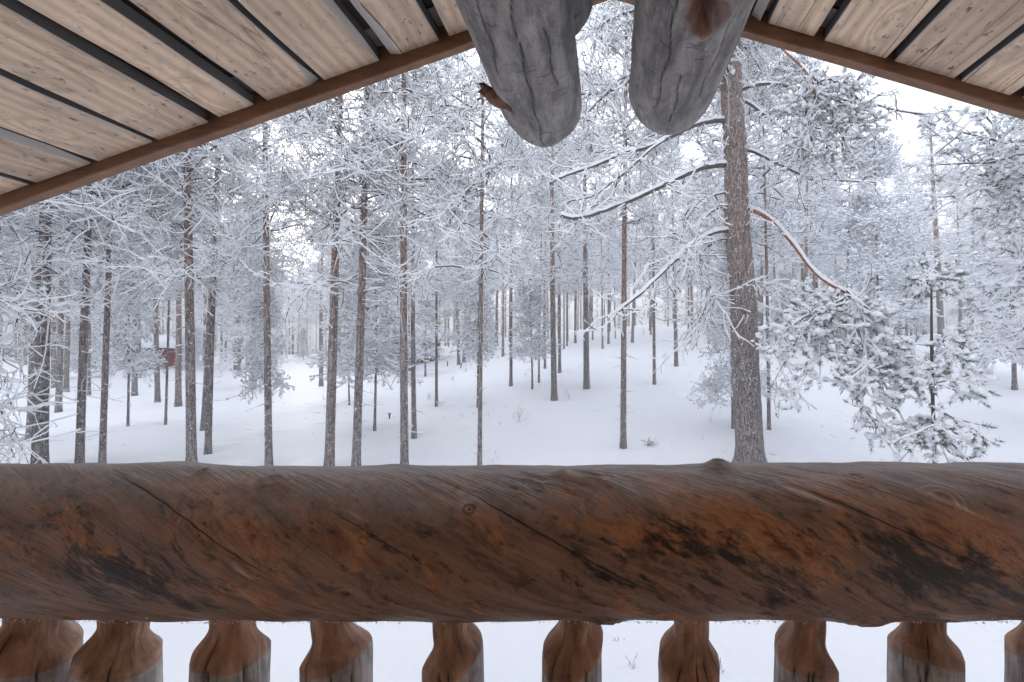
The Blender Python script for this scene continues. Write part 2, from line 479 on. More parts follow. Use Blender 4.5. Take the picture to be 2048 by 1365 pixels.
        c = mixc(t, rng(t, med, .3, .7), (.15, .138, .132), (.40, .37, .35))
        c = mixc(t, math_(t, 'MULTIPLY', rng(t, bl, .46, .66), .6), c, (.095, .088, .088))
        sp = rng(t, noise(t, vec(math_(t, 'MULTIPLY', u, 90), math_(t, 'MULTIPLY', v, 120)), 1.0, 4, .7), .56, .66)
        c = mixc(t, math_(t, 'MULTIPLY', sp, .45), c, (.055, .05, .05))
        wh = noise(t, vec(math_(t, 'MULTIPLY', u, 9), math_(t, 'MULTIPLY', v, 30), 15.0), 1.0, 7, .72)
        c = mixc(t, math_(t, 'MULTIPLY', rng(t, wh, .56, .70), .7), c, (.50, .47, .46))
        c = mixc(t, math_(t, 'MULTIPLY', rng(t, fine, .58, .72), .6), c, (.055, .052, .052))
        c = mixc(t, rng(t, attr(t, 'rot'), .1, .8), c, mixc(t, bl, (.03, .012, .009), (.46, .25, .18)))
        b.inputs['Roughness'].default_value = .75
        h = math_(t, 'ADD', math_(t, 'MULTIPLY', fine, .7), math_(t, 'ADD', med, math_(t, 'MULTIPLY', bl, .6)))
        bd = .0035
    else:   # baluster
        ri = N(t, 'ShaderNodeObjectInfo').outputs['Random']
        o = math_(t, 'MULTIPLY', ri, 50.0)
        fine = noise(t, vec(math_(t, 'MULTIPLY', u, 8), math_(t, 'MULTIPLY', v, 170), o), 1.0, 6, .65)
        med = noise(t, vec(math_(t, 'MULTIPLY', u, 14), math_(t, 'MULTIPLY', v, 26), o), 1.0, 6, .62)
        cut = mixc(t, rng(t, med, .3, .75), (.18, .08, .042), (.60, .34, .21))
        cut = mixc(t, math_(t, 'MULTIPLY', rng(t, noise(t, uv, 220, 3, .7), .5, .7), .35), cut, (.45, .33, .26))
        gr = mixc(t, rng(t, med, .3, .7), (.20, .165, .15), (.52, .47, .44))
        gr = mixc(t, math_(t, 'MULTIPLY', rng(t, fine, .52, .7), .75), gr, (.045, .036, .032))
        c = mixc(t, rng(t, math_(t, 'ADD', attr(t, 'cut'), math_(t, 'MULTIPLY', math_(t, 'SUBTRACT', med, .5), .8)), .35, .65), gr, cut)
        fr = attr(t, 'frost')
        frn = noise(t, uv, 120, 4, .75)
        c = mixc(t, rng(t, math_(t, 'ADD', fr, math_(t, 'MULTIPLY', math_(t, 'SUBTRACT', frn, .5), 1.2)), .3, 1.0, 0, .6), c, (.55, .54, .55))
        b.inputs['Roughness'].default_value = .6
        h = math_(t, 'ADD', math_(t, 'MULTIPLY', fine, .6), med)
        bd = .002
    if kind == 'rail_wood':
        w1 = math_(t, 'MULTIPLY', math_(t, 'SUBTRACT', noise(t, uv, 26, 4, .6), .5), .010)
        tot = None
        for pts, wd in CRACKS:
            us = [p[0] for p in pts]; vs = [p[1] for p in pts]
            steep = abs(us[-1] - us[0]) < abs(vs[-1] - vs[0])
            X_, Y_ = (v, u) if steep else (u, v)
            if steep: us, vs = vs, us
            u0, u1 = min(us), max(us); co = np.polyfit(us, vs, 2 if len(us) > 2 else 1)
            f = math_(t, 'ADD', math_(t, 'MULTIPLY', X_, float(co[-2])), float(co[-1]))
            if len(co) == 3: f = math_(t, 'ADD', f, math_(t, 'MULTIPLY', math_(t, 'MULTIPLY', X_, X_), float(co[0])))
            dd = math_(t, 'ABSOLUTE', math_(t, 'ADD', math_(t, 'SUBTRACT', Y_, f), w1))
            lim = math_(t, 'MULTIPLY', rng(t, X_, u0, u0 + (u1 - u0) * .25), rng(t, X_, u1 - (u1 - u0) * .35, u1, 1, 0))
            wm = math_(t, 'MULTIPLY', lim, wd)
            q = math_(t, 'SUBTRACT', 1.0, math_(t, 'DIVIDE', dd, math_(t, 'ADD', wm, 1e-5)))
            q = rng(t, q, 0.0, .5)
            tot = q if tot is None else math_(t, 'MAXIMUM', tot, q)
        c = mixc(t, math_(t, 'MULTIPLY', tot, .92), c, (.010, .007, .006))
        h = math_(t, 'SUBTRACT', h, math_(t, 'MULTIPLY', tot, 1.5))
    c = mixc(t, ck, c, (.012, .009, .008))
    t.links.new(c, b.inputs['Base Color'])
    bump(t, b, h, bd)
    return m
RAILM, GREYLOG, BALM = m_log('rail_wood'), m_log('grey_log_wood'), m_log('baluster_wood')
WALLLOG = m_plain('honey_log_wall', (.42, .27, .16), (.60, .42, .27), 5)
REDM = m_plain('red_cabin_paint', (.20, .022, .02), (.32, .045, .035), 3)
BROWNCAB = m_plain('brown_cabin_wood', (.10, .045, .03), (.20, .09, .06), 3)
GLASSD = m_plain('dark_window', (.03, .035, .04), (.05, .055, .06), 3, .15)
WHITEP = m_plain('white_trim', (.7, .7, .68), (.8, .8, .78), 3)
DARKM = m_plain('dark_metal', (.03, .03, .032), (.06, .06, .06), 12)

# ------------------------------------------------------------------ terrain
US = np.array([-3, -1.1, -.65, -.42, -.25, -.14, .1, .25, .45, .65, .82, 1.0, 3])
SS = np.array([.033, .033, .033, .050, .092, .105, .125, .138, .155, .185, .215, .225, .20])
def ground(X, Y):
    """height of the snow (world z)"""
    X = np.asarray(X, float); Y = np.asarray(Y, float)
    u = X / np.maximum(Y, 9.0)
    s = sum(np.interp(u + d, US, SS) for d in (-.12, -.06, 0, .06, .12)) / 5
    yc = np.interp(u, [-3, .25, .7, 3], [60, 58, 26, 26])
    t = Y - 9.5
    sp = 1.5 * np.log1p(np.exp(np.clip(t / 1.5, -30, 30)))
    over = np.maximum(Y - yc, 0)
    soft = 3 * np.log1p(np.exp(np.clip((Y - yc) / 3, -30, 30)))
    z = s * (sp - soft * .86)
    z = z + np.clip(3.0 - Y, 0, 3) * 0.0
    P = np.stack([X * .22, Y * .16, X * 0], -1)
    z = z + fbm(P, 3) * .16 * smooth(2, 14, Y) + fbm(P * 4.3 + 5, 3) * .06
    return z
xs = np.unique(np.concatenate([np.linspace(-14, 14, 200), np.linspace(-60, 60, 220), np.linspace(-280, 280, 30)]))
ys = np.unique(np.concatenate([np.linspace(0, 16, 150), np.linspace(16, 70, 150), np.linspace(70, 320, 24), np.linspace(-60, 0, 14)]))
GX, GY = np.meshgrid(xs, ys)
GZ = ground(GX, GY)
# footprints / small dents left by fallen snow clods
for _ in range(420):
    cx, cy = R.uniform(-14, 12), R.uniform(2.5, 22); rr = R.uniform(.05, .18)
    d2 = ((GX - cx) ** 2 + (GY - cy) ** 2) / rr ** 2
    GZ = GZ - R.uniform(.01, .035) * np.exp(-d2)
mb = MB()
nx, ny = len(xs), len(ys)
i = (np.arange(ny - 1)[:, None] * nx + np.arange(nx - 1)[None]).ravel()
mb.add(np.stack([GX, GY, GZ], -1), np.stack([i, i + 1, i + nx + 1, i + nx], 1))
tag(link('snowy_ground', mb.mesh('snowy_ground', SNOW_G, True)), 'smooth untouched snow covering the forest floor', kind='structure')
hm = bpy.data.materials.new('haze'); hm.use_nodes = True; ht = hm.node_tree; ht.nodes.clear()
hv = N(ht, 'ShaderNodeVolumePrincipled'); hv.inputs['Density'].default_value = HAZE_D; hv.inputs['Color'].default_value = (.93, .95, .98, 1); hv.inputs['Anisotropy'].default_value = 0.3
ho = N(ht, 'ShaderNodeOutputMaterial'); ht.links.new(hv.outputs[0], ho.inputs['Volume'])
mb = MB(); box(mb, (0, 80, 9.0), (640, 540, 44)); tag(link('haze', mb.mesh('haze', hm)), kind='stuff')

def W(px, py, Y):
    """photo pixel at distance Y -> world point"""
    return np.array([(px - PX) / F * Y, Y, EYE - (py - PY) / F * Y])
def hit_ground(px, py):
    Y = np.linspace(3, 90, 3000)
    X = (px - PX) / F * Y; z = EYE - (py - PY) / F * Y
    d = z - ground(X, Y)
    k = np.argmax(d < 0)
    if d[k] >= 0: k = int(np.argmin(np.where(Y < 40, d / Y, 9)))      # just on the crest
    return np.array([X[k], Y[k], float(ground(X[k], Y[k]))])

# ------------------------------------------------------------------ porch roof
YF = 1.35                           # plank ends
ZA, SL, SR_ = 1.159, .3545, .294    # apex over the eye, slopes
def zb(X): return EYE + ZA - (SL * -X if X < 0 else SR_ * X)
roof = tag(empty('porch_roof', (0, YF, EYE + ZA)), 'weathered plank underside of the gabled porch roof at the top of the photo', 'porch roof')
def local(o, parent, *mt):
    o.parent = parent; o.matrix_parent_inverse = Matrix.Translation(-Vector(parent.location))
def plank(name, xa, xb, off, th, y0, y1, m, wavy=0.0, edge=1.0, wane=0.0):
    n = 34; yy = np.linspace(y0, y1, n)
    sd = random.random() * 100
    wa = fbm(np.stack([yy * 2.6, yy * 0 + sd, yy * 0], -1), 3) * wavy
    wb = fbm(np.stack([yy * 2.6, yy * 0 + sd + 9, yy * 0], -1), 3) * wavy
    na_ = np.clip(fbm(np.stack([yy * 3.0, yy * 0 + sd + 30, yy * 0], -1), 3) * .075 + wane - .012, 0.0, .034) if wane else yy * 0
    nb_ = np.clip(fbm(np.stack([yy * 3.0, yy * 0 + sd + 50, yy * 0], -1), 3) * .075 + wane * .6 - .014, 0.0, .034) if wane else yy * 0
    xm = (xa + xb) / 2; dz = random.uniform(-.003, .003)
    V = []
    for k in range(n):
        A, B = xa + wa[k], xb + wb[k]; a1, b1 = A + .002 + na_[k], B - .002 - nb_[k]
        for (x, top, up) in ((A, 0, .002 + na_[k] * .40), (a1, 0, 0), (b1, 0, 0), (B, 0, .002 + nb_[k] * .40), (B, 1, 0), (A, 1, 0)):
            V.append((x - xm, yy[k] - YF, zb(x) + off + top * th + dz + up - zb(xm)))
    V = np.array(V).reshape(n, 6, 3)
    mbp = MB(); ae = []; aw = []
    def strip(cols, ev, wv):
        v = V[:, cols].reshape(-1, 3); c = len(cols)
        f = [[i * c + j, i * c + j + 1, (i + 1) * c + j + 1, (i + 1) * c + j] for i in range(n - 1) for j in range(c - 1)]
        mbp.add(v, f); ae.extend([ev] * len(v)); aw.extend([wv] * len(v))
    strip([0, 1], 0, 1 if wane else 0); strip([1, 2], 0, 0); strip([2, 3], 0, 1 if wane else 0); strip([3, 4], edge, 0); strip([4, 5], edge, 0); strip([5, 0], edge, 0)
    for e in (0, n - 1):
        mbp.add(V[e, [0, 1, 2, 3, 4, 5]], [[0, 1, 4, 5], [1, 2, 3, 4]]); ae.extend([.2] * 6); aw.extend([0] * 6)
    o = link(name, mbp.mesh(name, m, False, atts={'edge': ae, 'wane': aw}), roof)
    o.location = (xm, 0, zb(xm) - (EYE + ZA))
    return o
def X1(px): return (px - PX) / F * YF
left = [(897, 965), (781, 880), (647, 760), (535, 638), (437, 512), (317, 418), (195, 308), (71, 185), (-60, 58), (-190, -74), (-330, -206), (-470, -345)]
right = [(1300, 1395), (1408, 1487), (1503, 1519), (1535, 1628), (1648, 1771), (1787, 1909), (1920, 2020), (2042, 2150), (2168, 2290), (2305, 2430)]
mid = [(985, 1080), (1098, 1205), (1245, 1290)]
allp = sorted(left + right + mid)
for k, (a, b_) in enumerate(allp):
    plank('ceiling_plank', X1(a) + .001, X1(b_) - .001, .040, .034, -1.75, YF - random.uniform(0, .006), PLANK, random.choice((.006, .011, .018)), 1.0, random.choice((.001, .006, .012)))
for k in range(len(allp) - 1):
    a, b_ = X1(allp[k][1]) - .05, X1(allp[k + 1][0]) + .05
    plank('upper_board', a, b_, .088, .022, -1.75, YF - .004, DARKWOOD, .002)
# short packing pieces seen at the fascia in the gaps
for k in range(len(allp) - 1):
    a, b_ = X1(allp[k][1]), X1(allp[k + 1][0])
    if b_ - a > .012:
        plank('packing_strip', a - .02, b_ + .02, .0825, .003, YF - .075, YF - .003, GREYBOARD, 0)
# roof deck over the boards
mbd = MB()
for s, xx in ((-1, -2.9), (1, 2.3)):
    n = 2
    pts = [(0, 0.0), (xx, 0.0)]
    v = []
    for y in (-1.75, YF + .02):
        for x in (0, xx):
            for dz in (.114, .16): v.append((x, y - YF, zb(x) + dz - (EYE + ZA)))
    mbd.add(v, [[0, 2, 6, 4], [1, 5, 7, 3], [0, 4, 5, 1], [2, 3, 7, 6], [0, 1, 3, 2], [4, 6, 7, 5]])
link('roof_deck', mbd.mesh('roof_deck', DARKWOOD), roof)
mbs = MB()
for s, xx in ((-1, -2.95), (1, 2.35)):
    n = 40; X = np.linspace(0, xx, n); Yv = np.linspace(-1.75, YF + .05, 20)
    A, B = np.meshgrid(X, Yv); Z = np.array([[zb(x) for x in X]] * 20) + .38 + fbm(np.stack([A * 2, B * 2, A * 0], -1), 3) * .04
    Z[[0, -1], :] -= .2; Z[:, -1] -= .2
    i = (np.arange(19)[:, None] * n + np.arange(n - 1)[None]).ravel()
    mbs.add(np.stack([A, B - YF, Z - (EYE + ZA)], -1), np.stack([i, i + 1, i + n + 1, i + n], 1))
link('roof_snow', mbs.mesh('roof_snow', SNOW, True), roof)
# fascia boards, two lengths, slightly wavy lower edge
for s, xe in ((-1, -2.9), (1, 2.3)):
    n = 90; X = np.linspace(0, xe, n); mbf = MB(); V = []
    for x in X:
        wv = .006 * float(fbm(np.array([x * 4, s * 3.0, 0]), 3)) + .002
        zz = zb(x) - (EYE + ZA)
        V += [(x, 0.0, zz + .10), (x, 0.0, zz + wv + .004), (x, .003, zz + wv), (x, .030 + wv, zz + wv - .001), (x, .034 + wv, zz + wv + .004), (x, .034, zz + .125)]
    f = [[i * 6 + j, i * 6 + j + 1, (i + 1) * 6 + j + 1, (i + 1) * 6 + j] for i in range(n - 1) for j in range(5)]
    mbf.add(V, f)
    o = link('fascia_board', mbf.mesh('fascia_board', FASCIA), roof)

# ------------------------------------------------------------------ logs
def log_mesh(axis_fn, rad_fn, smin, smax, ns, na, mat_, disp=None, axis='Y', end_round=0.0, atts_fn=None, uvs=1.0):
    s = smin if hasattr(smin, '__len__') else np.linspace(smin, smax, ns); ns = len(s); a = (na if hasattr(na, '__len__') else np.linspace(0, 2 * np.pi, na + 1)); na = len(a) - 1
    S, A = np.meshgrid(s, a, indexing='ij')
    C = axis_fn(S)                                 # ns,na+1,(2) centre in the cross plane
    r = rad_fn(S, A)
    if disp is not None: r = r + disp(S, A)
    h = C[0] + r * np.cos(A); v = C[1] + r * np.sin(A)
    if axis == 'Y': V = np.stack([h, S, v], -1)
    elif axis == 'X': V = np.stack([S, h, v], -1)
    else: V = np.stack([h, v, S], -1)
    m = MB(); c = na + 1
    i = (np.arange(ns - 1)[:, None] * c + np.arange(na)[None]).ravel()
    m.add(V, np.stack([i, i + 1, i + c + 1, i + c], 1))
    R0 = float(np.mean(r))
    uv = np.stack([S.ravel(), (A * R0).ravel()], -1)
    at = atts_fn(S, A, V) if atts_fn else {}
    nv = m.n
    for k in ('crack', 'orange', 'dark', 'pale', 'frost', 'rot', 'cut'):
        at[k] = np.asarray(at[k]).ravel() if k in at else np.zeros(nv)
    return m.mesh('log', mat_, True, uv=uv, atts=at)
def seg_dist(S, Vv, pts):
    """distance on the unrolled surface to a polyline"""
    d = np.full(S.shape, 9.0)
    for (a, b_) in zip(pts[:-1], pts[1:]):
        a = np.array(a); b_ = np.array(b_); ab = b_ - a
        t = np.clip(((S - a[0]) * ab[0] + (Vv - a[1]) * ab[1]) / max(ab @ ab, 1e-9), 0, 1)
        d = np.minimum(d, np.hypot(S - a[0] - t * ab[0], Vv - a[1] - t * ab[1]))
    return d
def purlin(name, X, Z, rad, y1, seed, label, cracks, rot=None, tip=.16, tiltx=0.0):
    """log running along Y under the ridge, far end axe-rounded; angle 0=+X, 90=up, 270=down"""
    def axis(S): return (X + tiltx * (S - 1.0) + .006 * np.sin(S * 5 + seed), Z + .006 * np.cos(S * 4 + seed))
    def rf(S, A):
        t = np.clip((y1 - S) / tip, 0, 1)
        under = .5 - .5 * np.sin(A)                      # 1 underneath
        t2 = np.clip((y1 - S) / (tip * (1 + 1.3 * under)), 0, 1)
        e = np.sqrt(np.clip(1 - (1 - t2) ** 2.3, 0, 1))
        return rad * (.02 + .98 * e) * (1 + .025 * np.cos(2 * A + seed))
    Rm = rad
    def dist(S, A): return [seg_dist(S, A * Rm + .004 * np.sin(S * 40), c) for c in cracks]
    def disp(S, A):
        P = np.stack([np.cos(A) * 1.3, S * 3.0, np.sin(A) * 1.3 + seed], -1)
        d = fbm(P, 3) * .010 + fbm(np.stack([np.cos(A) * 9, S * 3, np.sin(A) * 9 + seed], -1), 3) * .0022
        for q in dist(S, A)[:3]: d = d - .004 * np.exp(-(q / .0026) ** 2)
        if rot: 
            q = np.hypot(S - rot[0], (A - rot[1]) * Rm); d = d + .012 * np.exp(-((q - .045) / .02) ** 2) + .010 * fbm(np.stack([S * 45, A * 9, S * 0], -1), 3) * np.exp(-(q / .05) ** 2) - .05 * np.exp(-(q / .026) ** 2)
        return d
    def atts(S, A, V):
        c = 0
        for j, q in enumerate(dist(S, A)): c = np.maximum(c, (1 if j < 3 else .75) * np.exp(-(q / (.0019 if j < 3 else .0016)) ** 2))
        o = {'crack': c}
        if rot:
            q = np.hypot((S - rot[0]) * .8, (A - rot[1]) * Rm) + .030 * fbm(np.stack([S * 26, A * 4, S * 0], -1), 4)
            o['rot'] = smooth(.072, .030, q) if False else (1 - smooth(.026, .056, q)) * np.clip(.75 + .9 * fbm(np.stack([S * 60, A * 12, S * 0 + 4], -1), 3), .1, 1)
            o['crack'] = np.maximum(c, .8 * (1 - smooth(.008, .020, q)))
        return o
    me = log_mesh(axis, rf, np.concatenate([np.linspace(-1.7, .6, 30), np.linspace(.61, y1, 300)]), y1, 420, 200, GREYLOG, disp, 'Y', atts_fn=atts)
    me.transform(Matrix.Translation(-Vector(roof.location)))
    o = link(name, me, roof); o['label'] = label
    return o
def rcr(seed, n, lo, hi, r):
    g = np.random.default_rng(seed); out = []
    for _ in range(n):
        y = g.uniform(lo, hi); a = g.uniform(3.4, 6.0); L = g.uniform(.01, .04)
        out.append([(y, a * r), (y + L * g.uniform(-.3, .3), (a * r + L * .5)), (y + L * g.uniform(-.3, .3), a * r + L)])
    return out
r1 = .124
purlin('ridge_log', -.213, EYE + .762, r1, 1.47, 1.0, 'thick grey ridge log with a broken brown knot stub on its left',
       [[(.7, 4.85 * r1), (.95, 4.80 * r1), (1.15, 4.77 * r1), (1.36, 4.74 * r1)], [(.6, 4.25 * r1), (.85, 4.3 * r1), (1.0, 4.2 * r1)], [(.85, 5.3 * r1), (1.05, 5.35 * r1)]] + rcr(4, 16, .65, 1.3, r1), tip=.10, tiltx=-.06)
r2 = .124
purlin('ridge_log', .175, EYE + .755, r2, 1.37, 5.0, 'thick grey ridge log with a rotten reddish knot hole underneath',
       [[(.7, 4.2 * r2), (.95, 4.28 * r2), (1.1, 4.25 * r2)], [(.8, 5.2 * r2), (1.05, 5.1 * r2)], [(.95, 4.6 * r2), (1.15, 4.65 * r2)]] + rcr(8, 13, .65, 1.2, r2), rot=(.775, 4.66), tip=.12)
purlin('ridge_log', -.155, EYE + .925, .10, 1.22, 9.0, 'smaller grey log stacked above the left ridge log', rcr(12, 8, .6, 1.1, .1), tip=.1)
purlin('ridge_log', .155, EYE + .925, .105, 1.18, 13.0, 'smaller grey log stacked above the right ridge log', rcr(14, 8, .6, 1.1, .1), tip=.1)
# broken knot stub
mbk = MB()
base = np.array(W(1004, 196, 1.16)); tip_ = np.array(W(964, 178, 1.15))
P = spline([base + [.03, 0, 0], base, (base + tip_) / 2 + [0, 0, -.006], tip_], 9)
ns = 12; a = np.linspace(0, 2 * np.pi, ns, endpoint=False)
V = []
for k, p in enumerate(P):
    rr = [.040, .036, .031, .027, .025, .023, .021, .019, .013][k]
    for q in a:
        j = 1 + .22 * math.sin(q * 3 + k) * (k / 8) + random.uniform(-.08, .08)
        V.append(p + np.array([(.012 * math.sin(q * 4 + 1) if k == 8 else 0), math.cos(q) * rr * j, math.sin(q) * rr * j]))
f = [[i * ns + j, i * ns + (j + 1) % ns, (i + 1) * ns + (j + 1) % ns, (i + 1) * ns + j] for i in range(8) for j in range(ns)]
mbk.add(V, f); mbk.add([P[-1] + [.008, 0, 0]] + V[-ns:], [[0, j + 1, (j + 1) % ns + 1] for j in range(ns)])
STUBM = m_plain('broken_knot_wood', (.07, .032, .022), (.30, .17, .12), 45)
me = mbk.mesh('knot_stub', STUBM, True); me.transform(Matrix.Translation(-Vector(roof.location)))
link('knot_stub', me, roof)

# ------------------------------------------------------------------ railing
railing = tag(empty('porch_railing', (0, RY, EYE - 1.32)), 'railing of one thick brown log on pegged round balusters', 'railing')
knots = [(940, 1022, .024, .010), (1435, 935, .030, .022), (690, 1192, .014, -.012), (1125, 945, .02, .006), (410, 945, .016, .007), (548, 962, .035, .009), (1710, 962, .03, .007),
         (1430, 1140, .018, .005), (165, 1018, .03, .006), (1210, 1248, .03, .010), (1740, 1235, .045, .012), (800, 1150, .01, .004), (1880, 1008, .04, .008)]
kk = [(to_rail(a, b_), r, h) for a, b_, r, h in knots]
def rail_fields(S, A):
    Vv = A * RR
    wob = .0022 * fbm(np.stack([S * 28, Vv * 28, S * 0], -1), 3)
    ds = [seg_dist(S + wob, Vv + wob, c) for c in cracks]
    return Vv, ds
def rdisp(S, A):
    Vv, ds = rail_fields(S, A)
    g = Vv - .5 * S
    d = fbm(np.stack([S * 2.2, np.cos(A) * 1.2, np.sin(A) * 1.2], -1), 3) * .010
    d += fbm(np.stack([S * 9, g * 40, S * 0 + 3], -1), 4) * .0026
    d += fbm(np.stack([S * 4, g * 13, S * 0 + 8], -1), 3) * .0045
    for q, w_ in list(zip(ds, cw))[:4]: d = d - .0022 * np.exp(-(q / .006) ** 2)
    for (s0, v0), r, h in kk:
        q2 = ((S - s0) ** 2 + ((Vv - v0) * 1.25) ** 2) / r ** 2
        d = d + h * np.exp(-q2) - .55 * h * np.exp(-q2 * 12)
        d = d + .0012 * np.sin(np.sqrt(q2) * 16) * np.exp(-q2 * .8)
    # torn patch on the upper face
    s0, v0 = to_rail(1130, 962)
    q2 = ((S - s0) / .10) ** 2 + ((Vv - v0) / .035) ** 2
    d = d + np.exp(-q2) * (fbm(np.stack([S * 22, g * 75, S * 0 + 1], -1), 4) * .016)
    return d
def ratts(S, A, V):
    Vv, ds = rail_fields(S, A)
    c = 0 * S
    for (s0, v0), r, h in kk:
        if r > .029: continue
        q = np.hypot(S - s0, (Vv - v0) * 1.35) / r + .22 * fbm(np.stack([S * 90, Vv * 90, S * 0 + s0 * 9], -1), 3)
        mk = np.clip(.6 + 1.1 * fbm(np.stack([S * 50, Vv * 50, S * 0 + 5], -1), 2), 0, 1)
        c = np.maximum(c, .8 * np.exp(-((q - .40) / .10) ** 2) * mk)
        c = np.maximum(c, .9 * (q < .14))
    def blob(lst):
        o = 0 * S
        for px, py, rx, ry, amp in lst:
            s0, v0 = to_rail(px, py)
            # ellipse sheared along the grain
            o = o + amp * np.exp(-((S - s0) / rx) ** 2 - (((Vv - v0) - .45 * (S - s0)) / ry) ** 2)
        return o
    orange = blob([(1230, 1040, .14, .045, 1), (1420, 1010, .16, .035, .9), (1500, 1060, .12, .05, .8), (1800, 1010, .2, .03, 1), (1990, 1060, .12, .03, .9), (1010, 1110, .06, .03, .4),
                   (715, 1095, .07, .025, .8), (900, 1000, .08, .03, .7), (120, 1060, .12, .05, .5), (420, 1000, .14, .035, .5), (230, 1130, .1, .04, .4)])
    dark = blob([(1850, 1140, .10, .045, 1.05), (2000, 1150, .14, .05, 1.2), (1950, 1200, .2, .04, .6), (1260, 1150, .12, .03, .7), (1500, 1120, .13, .035, .7), (1420, 1190, .25, .04, .35), (250, 1150, .12, .05, .9), (90, 1130, .08, .05, .5),
                 (330, 1190, .12, .03, .7), (640, 1060, .03, .02, .6), (1600, 1200, .3, .04, .3), (1560, 1040, .08, .02, .6)])
    pale = blob([(170, 1018, .035, .010, 1), (940, 1022, .02, .012, .9), (1880, 1005, .05, .008, 1), (330, 1022, .03, .008, .6), (710, 1030, .03, .006, .6), (1150, 960, .07, .014, .8), (1560, 975, .08, .008, .6), (555, 960, .035, .010, .5)])
    frost = np.clip(np.sin(A) * 1.2 - .28 + .25 * fbm(np.stack([S * 4, A * 2, S * 0], -1), 3), 0, 1) + .55 * np.exp(-((A - 4.68) / .16) ** 2)
    return {'crack': c, 'orange': orange, 'dark': dark, 'pale': pale, 'frost': frost}
me = log_mesh(lambda S: (RY + 0 * S, EYE + RZ + .005 * (-S) + .004 * np.sin(S * 2.1)), lambda S, A: RR + 0 * S, np.concatenate([np.linspace(-1.75, -1.31, 20), np.linspace(-1.305, .92, 760), np.linspace(.93, 1.35, 20)]), 1.35, 860, np.concatenate([np.linspace(0, 1.2, 14), np.linspace(1.22, 5.1, 210), np.linspace(5.15, 2 * np.pi, 14)]), RAILM, rdisp, 'X', atts_fn=ratts)
me.transform(Matrix.Translation(-Vector(railing.location)))
link('rail_log', me, railing)
# frost crystals on the underside of the rail
n = 2600
X = R.uniform(-1.5, 1.1, n); an = R.normal(4.50, .20, n)
rr = RR + .003 + R.uniform(0, .004, n)
C = np.stack([X, RY + np.cos(an) * rr, EYE + RZ + np.sin(an) * rr], -1) - np.array(railing.location)
mbq = MB(); s = R.uniform(.0006, .0020, (n, 1)) * np.ones((1, 3)); lumps(mbq, C, s, OCT, 0, .3)
tag(link('frost_crystals', mbq.mesh('frost_crystals', SNOW), railing), kind='stuff')
# balusters
bal = [(62, 1.05, .30, 1240), (235, 1.0, .8, 1310), (463, .97, 1.6, 1305), (677, .98, 2.6, 1300), (908, .95, 3.3, 1300), (1144, .97, 4.4, 1305), (1377, 1.0, 5.1, 1300), (1610, .97, 6.2, 1290), (1850, 1.02, 7.3, 1285), (2092, 1.0, 8.2, 1295), (-150, 1, 9.0, 1300), (2330, 1, 9.6, 1300)]
for k, (px, sc_, sd_, ysh) in enumerate(bal):
    bx = (px - PX) / F * RY
    g = np.random.default_rng(50 + k)
    asym = g.uniform(-.012, .012); sh = -.604 + g.uniform(-.018, .014); ck_a = g.uniform(3.6, 5.8, 4)
    ck_z = [(-.60 - g.uniform(0, .04), 1.0) for _ in range(4)]
    def axis(S, asym=asym, sh=sh):
        t = smooth(sh - .03, sh + .06, S - EYE); return (asym * t, .3 * asym * t)
    def rf(S, A, sc_=sc_, sh=sh, sd_=sd_):
        z = S - EYE
        z = z + .016 * np.cos(A - sd_) + .009 * np.cos(2 * A + sd_ * 2)
        rb, rn = .0615 * sc_, .0355 * sc_
        t = smooth(sh - .006, sh + .042, z)
        r = rb + (rn - rb) * t ** .8
        r = np.where(z > sh + .040, rn, r)
        return r * (1 + .008 * np.cos(3 * A + sd_))
    def bd(S, A, ck_a=ck_a, sd_=sd_):
        d = fbm(np.stack([np.cos(A) * 1.5 + sd_, np.sin(A) * 1.5, S * 7], -1), 3) * .0035 + fbm(np.stack([np.cos(A) * 7, np.sin(A) * 7 + sd_, S * 7], -1), 3) * .0014
        for q, a0 in enumerate(ck_a):
            dd = np.abs(A - a0 - .05 * np.sin(S * 30 + q)) * .06
            top = -.545 if q == 0 else -.60
            d = d - .006 * np.exp(-(dd / .0016) ** 2) * smooth(top, top - .02, S - EYE) if False else d - .006 * np.exp(-(dd / .0016) ** 2) * (1 - smooth(top - .02, top, S - EYE))
        return d
    def ba(S, A, V, sh=sh, sd_=sd_, ck_a=ck_a):
        z = S - EYE + .014 * np.cos(A - sd_) + .006 * np.cos(2 * A + sd_)
        cut = smooth(sh - .034, sh - .008, z)
        c = 0 * S
        for q, a0 in enumerate(ck_a):
            dd = np.abs(A - a0 - .05 * np.sin(S * 30 + q)) * .06
            top = -.545 if q == 0 else -.60
            c = np.maximum(c, np.exp(-(dd / .0013) ** 2) * (1 - smooth(top - .02, top, S - EYE)))
        fr = .9 * np.clip(np.sin(A), 0, 1) * (1 - smooth(sh + .02, sh + .06, z)) * smooth(sh - .03, sh, z) + .45 * smooth(-.56, -.50, S - EYE)
        return {'cut': cut, 'crack': c, 'frost': fr}
    me = log_mesh(axis, rf, np.concatenate([np.linspace(EYE - 1.30, EYE - .72, 16), np.linspace(EYE - .715, EYE - .44, 90)]), 0, 150, 132, BALM, bd, 'Z', atts_fn=ba)
    me.transform(Matrix.Translation((0, 0, -(EYE - 1.32))))
    o = link('baluster', me, railing); o.location = (bx, 0, 0)
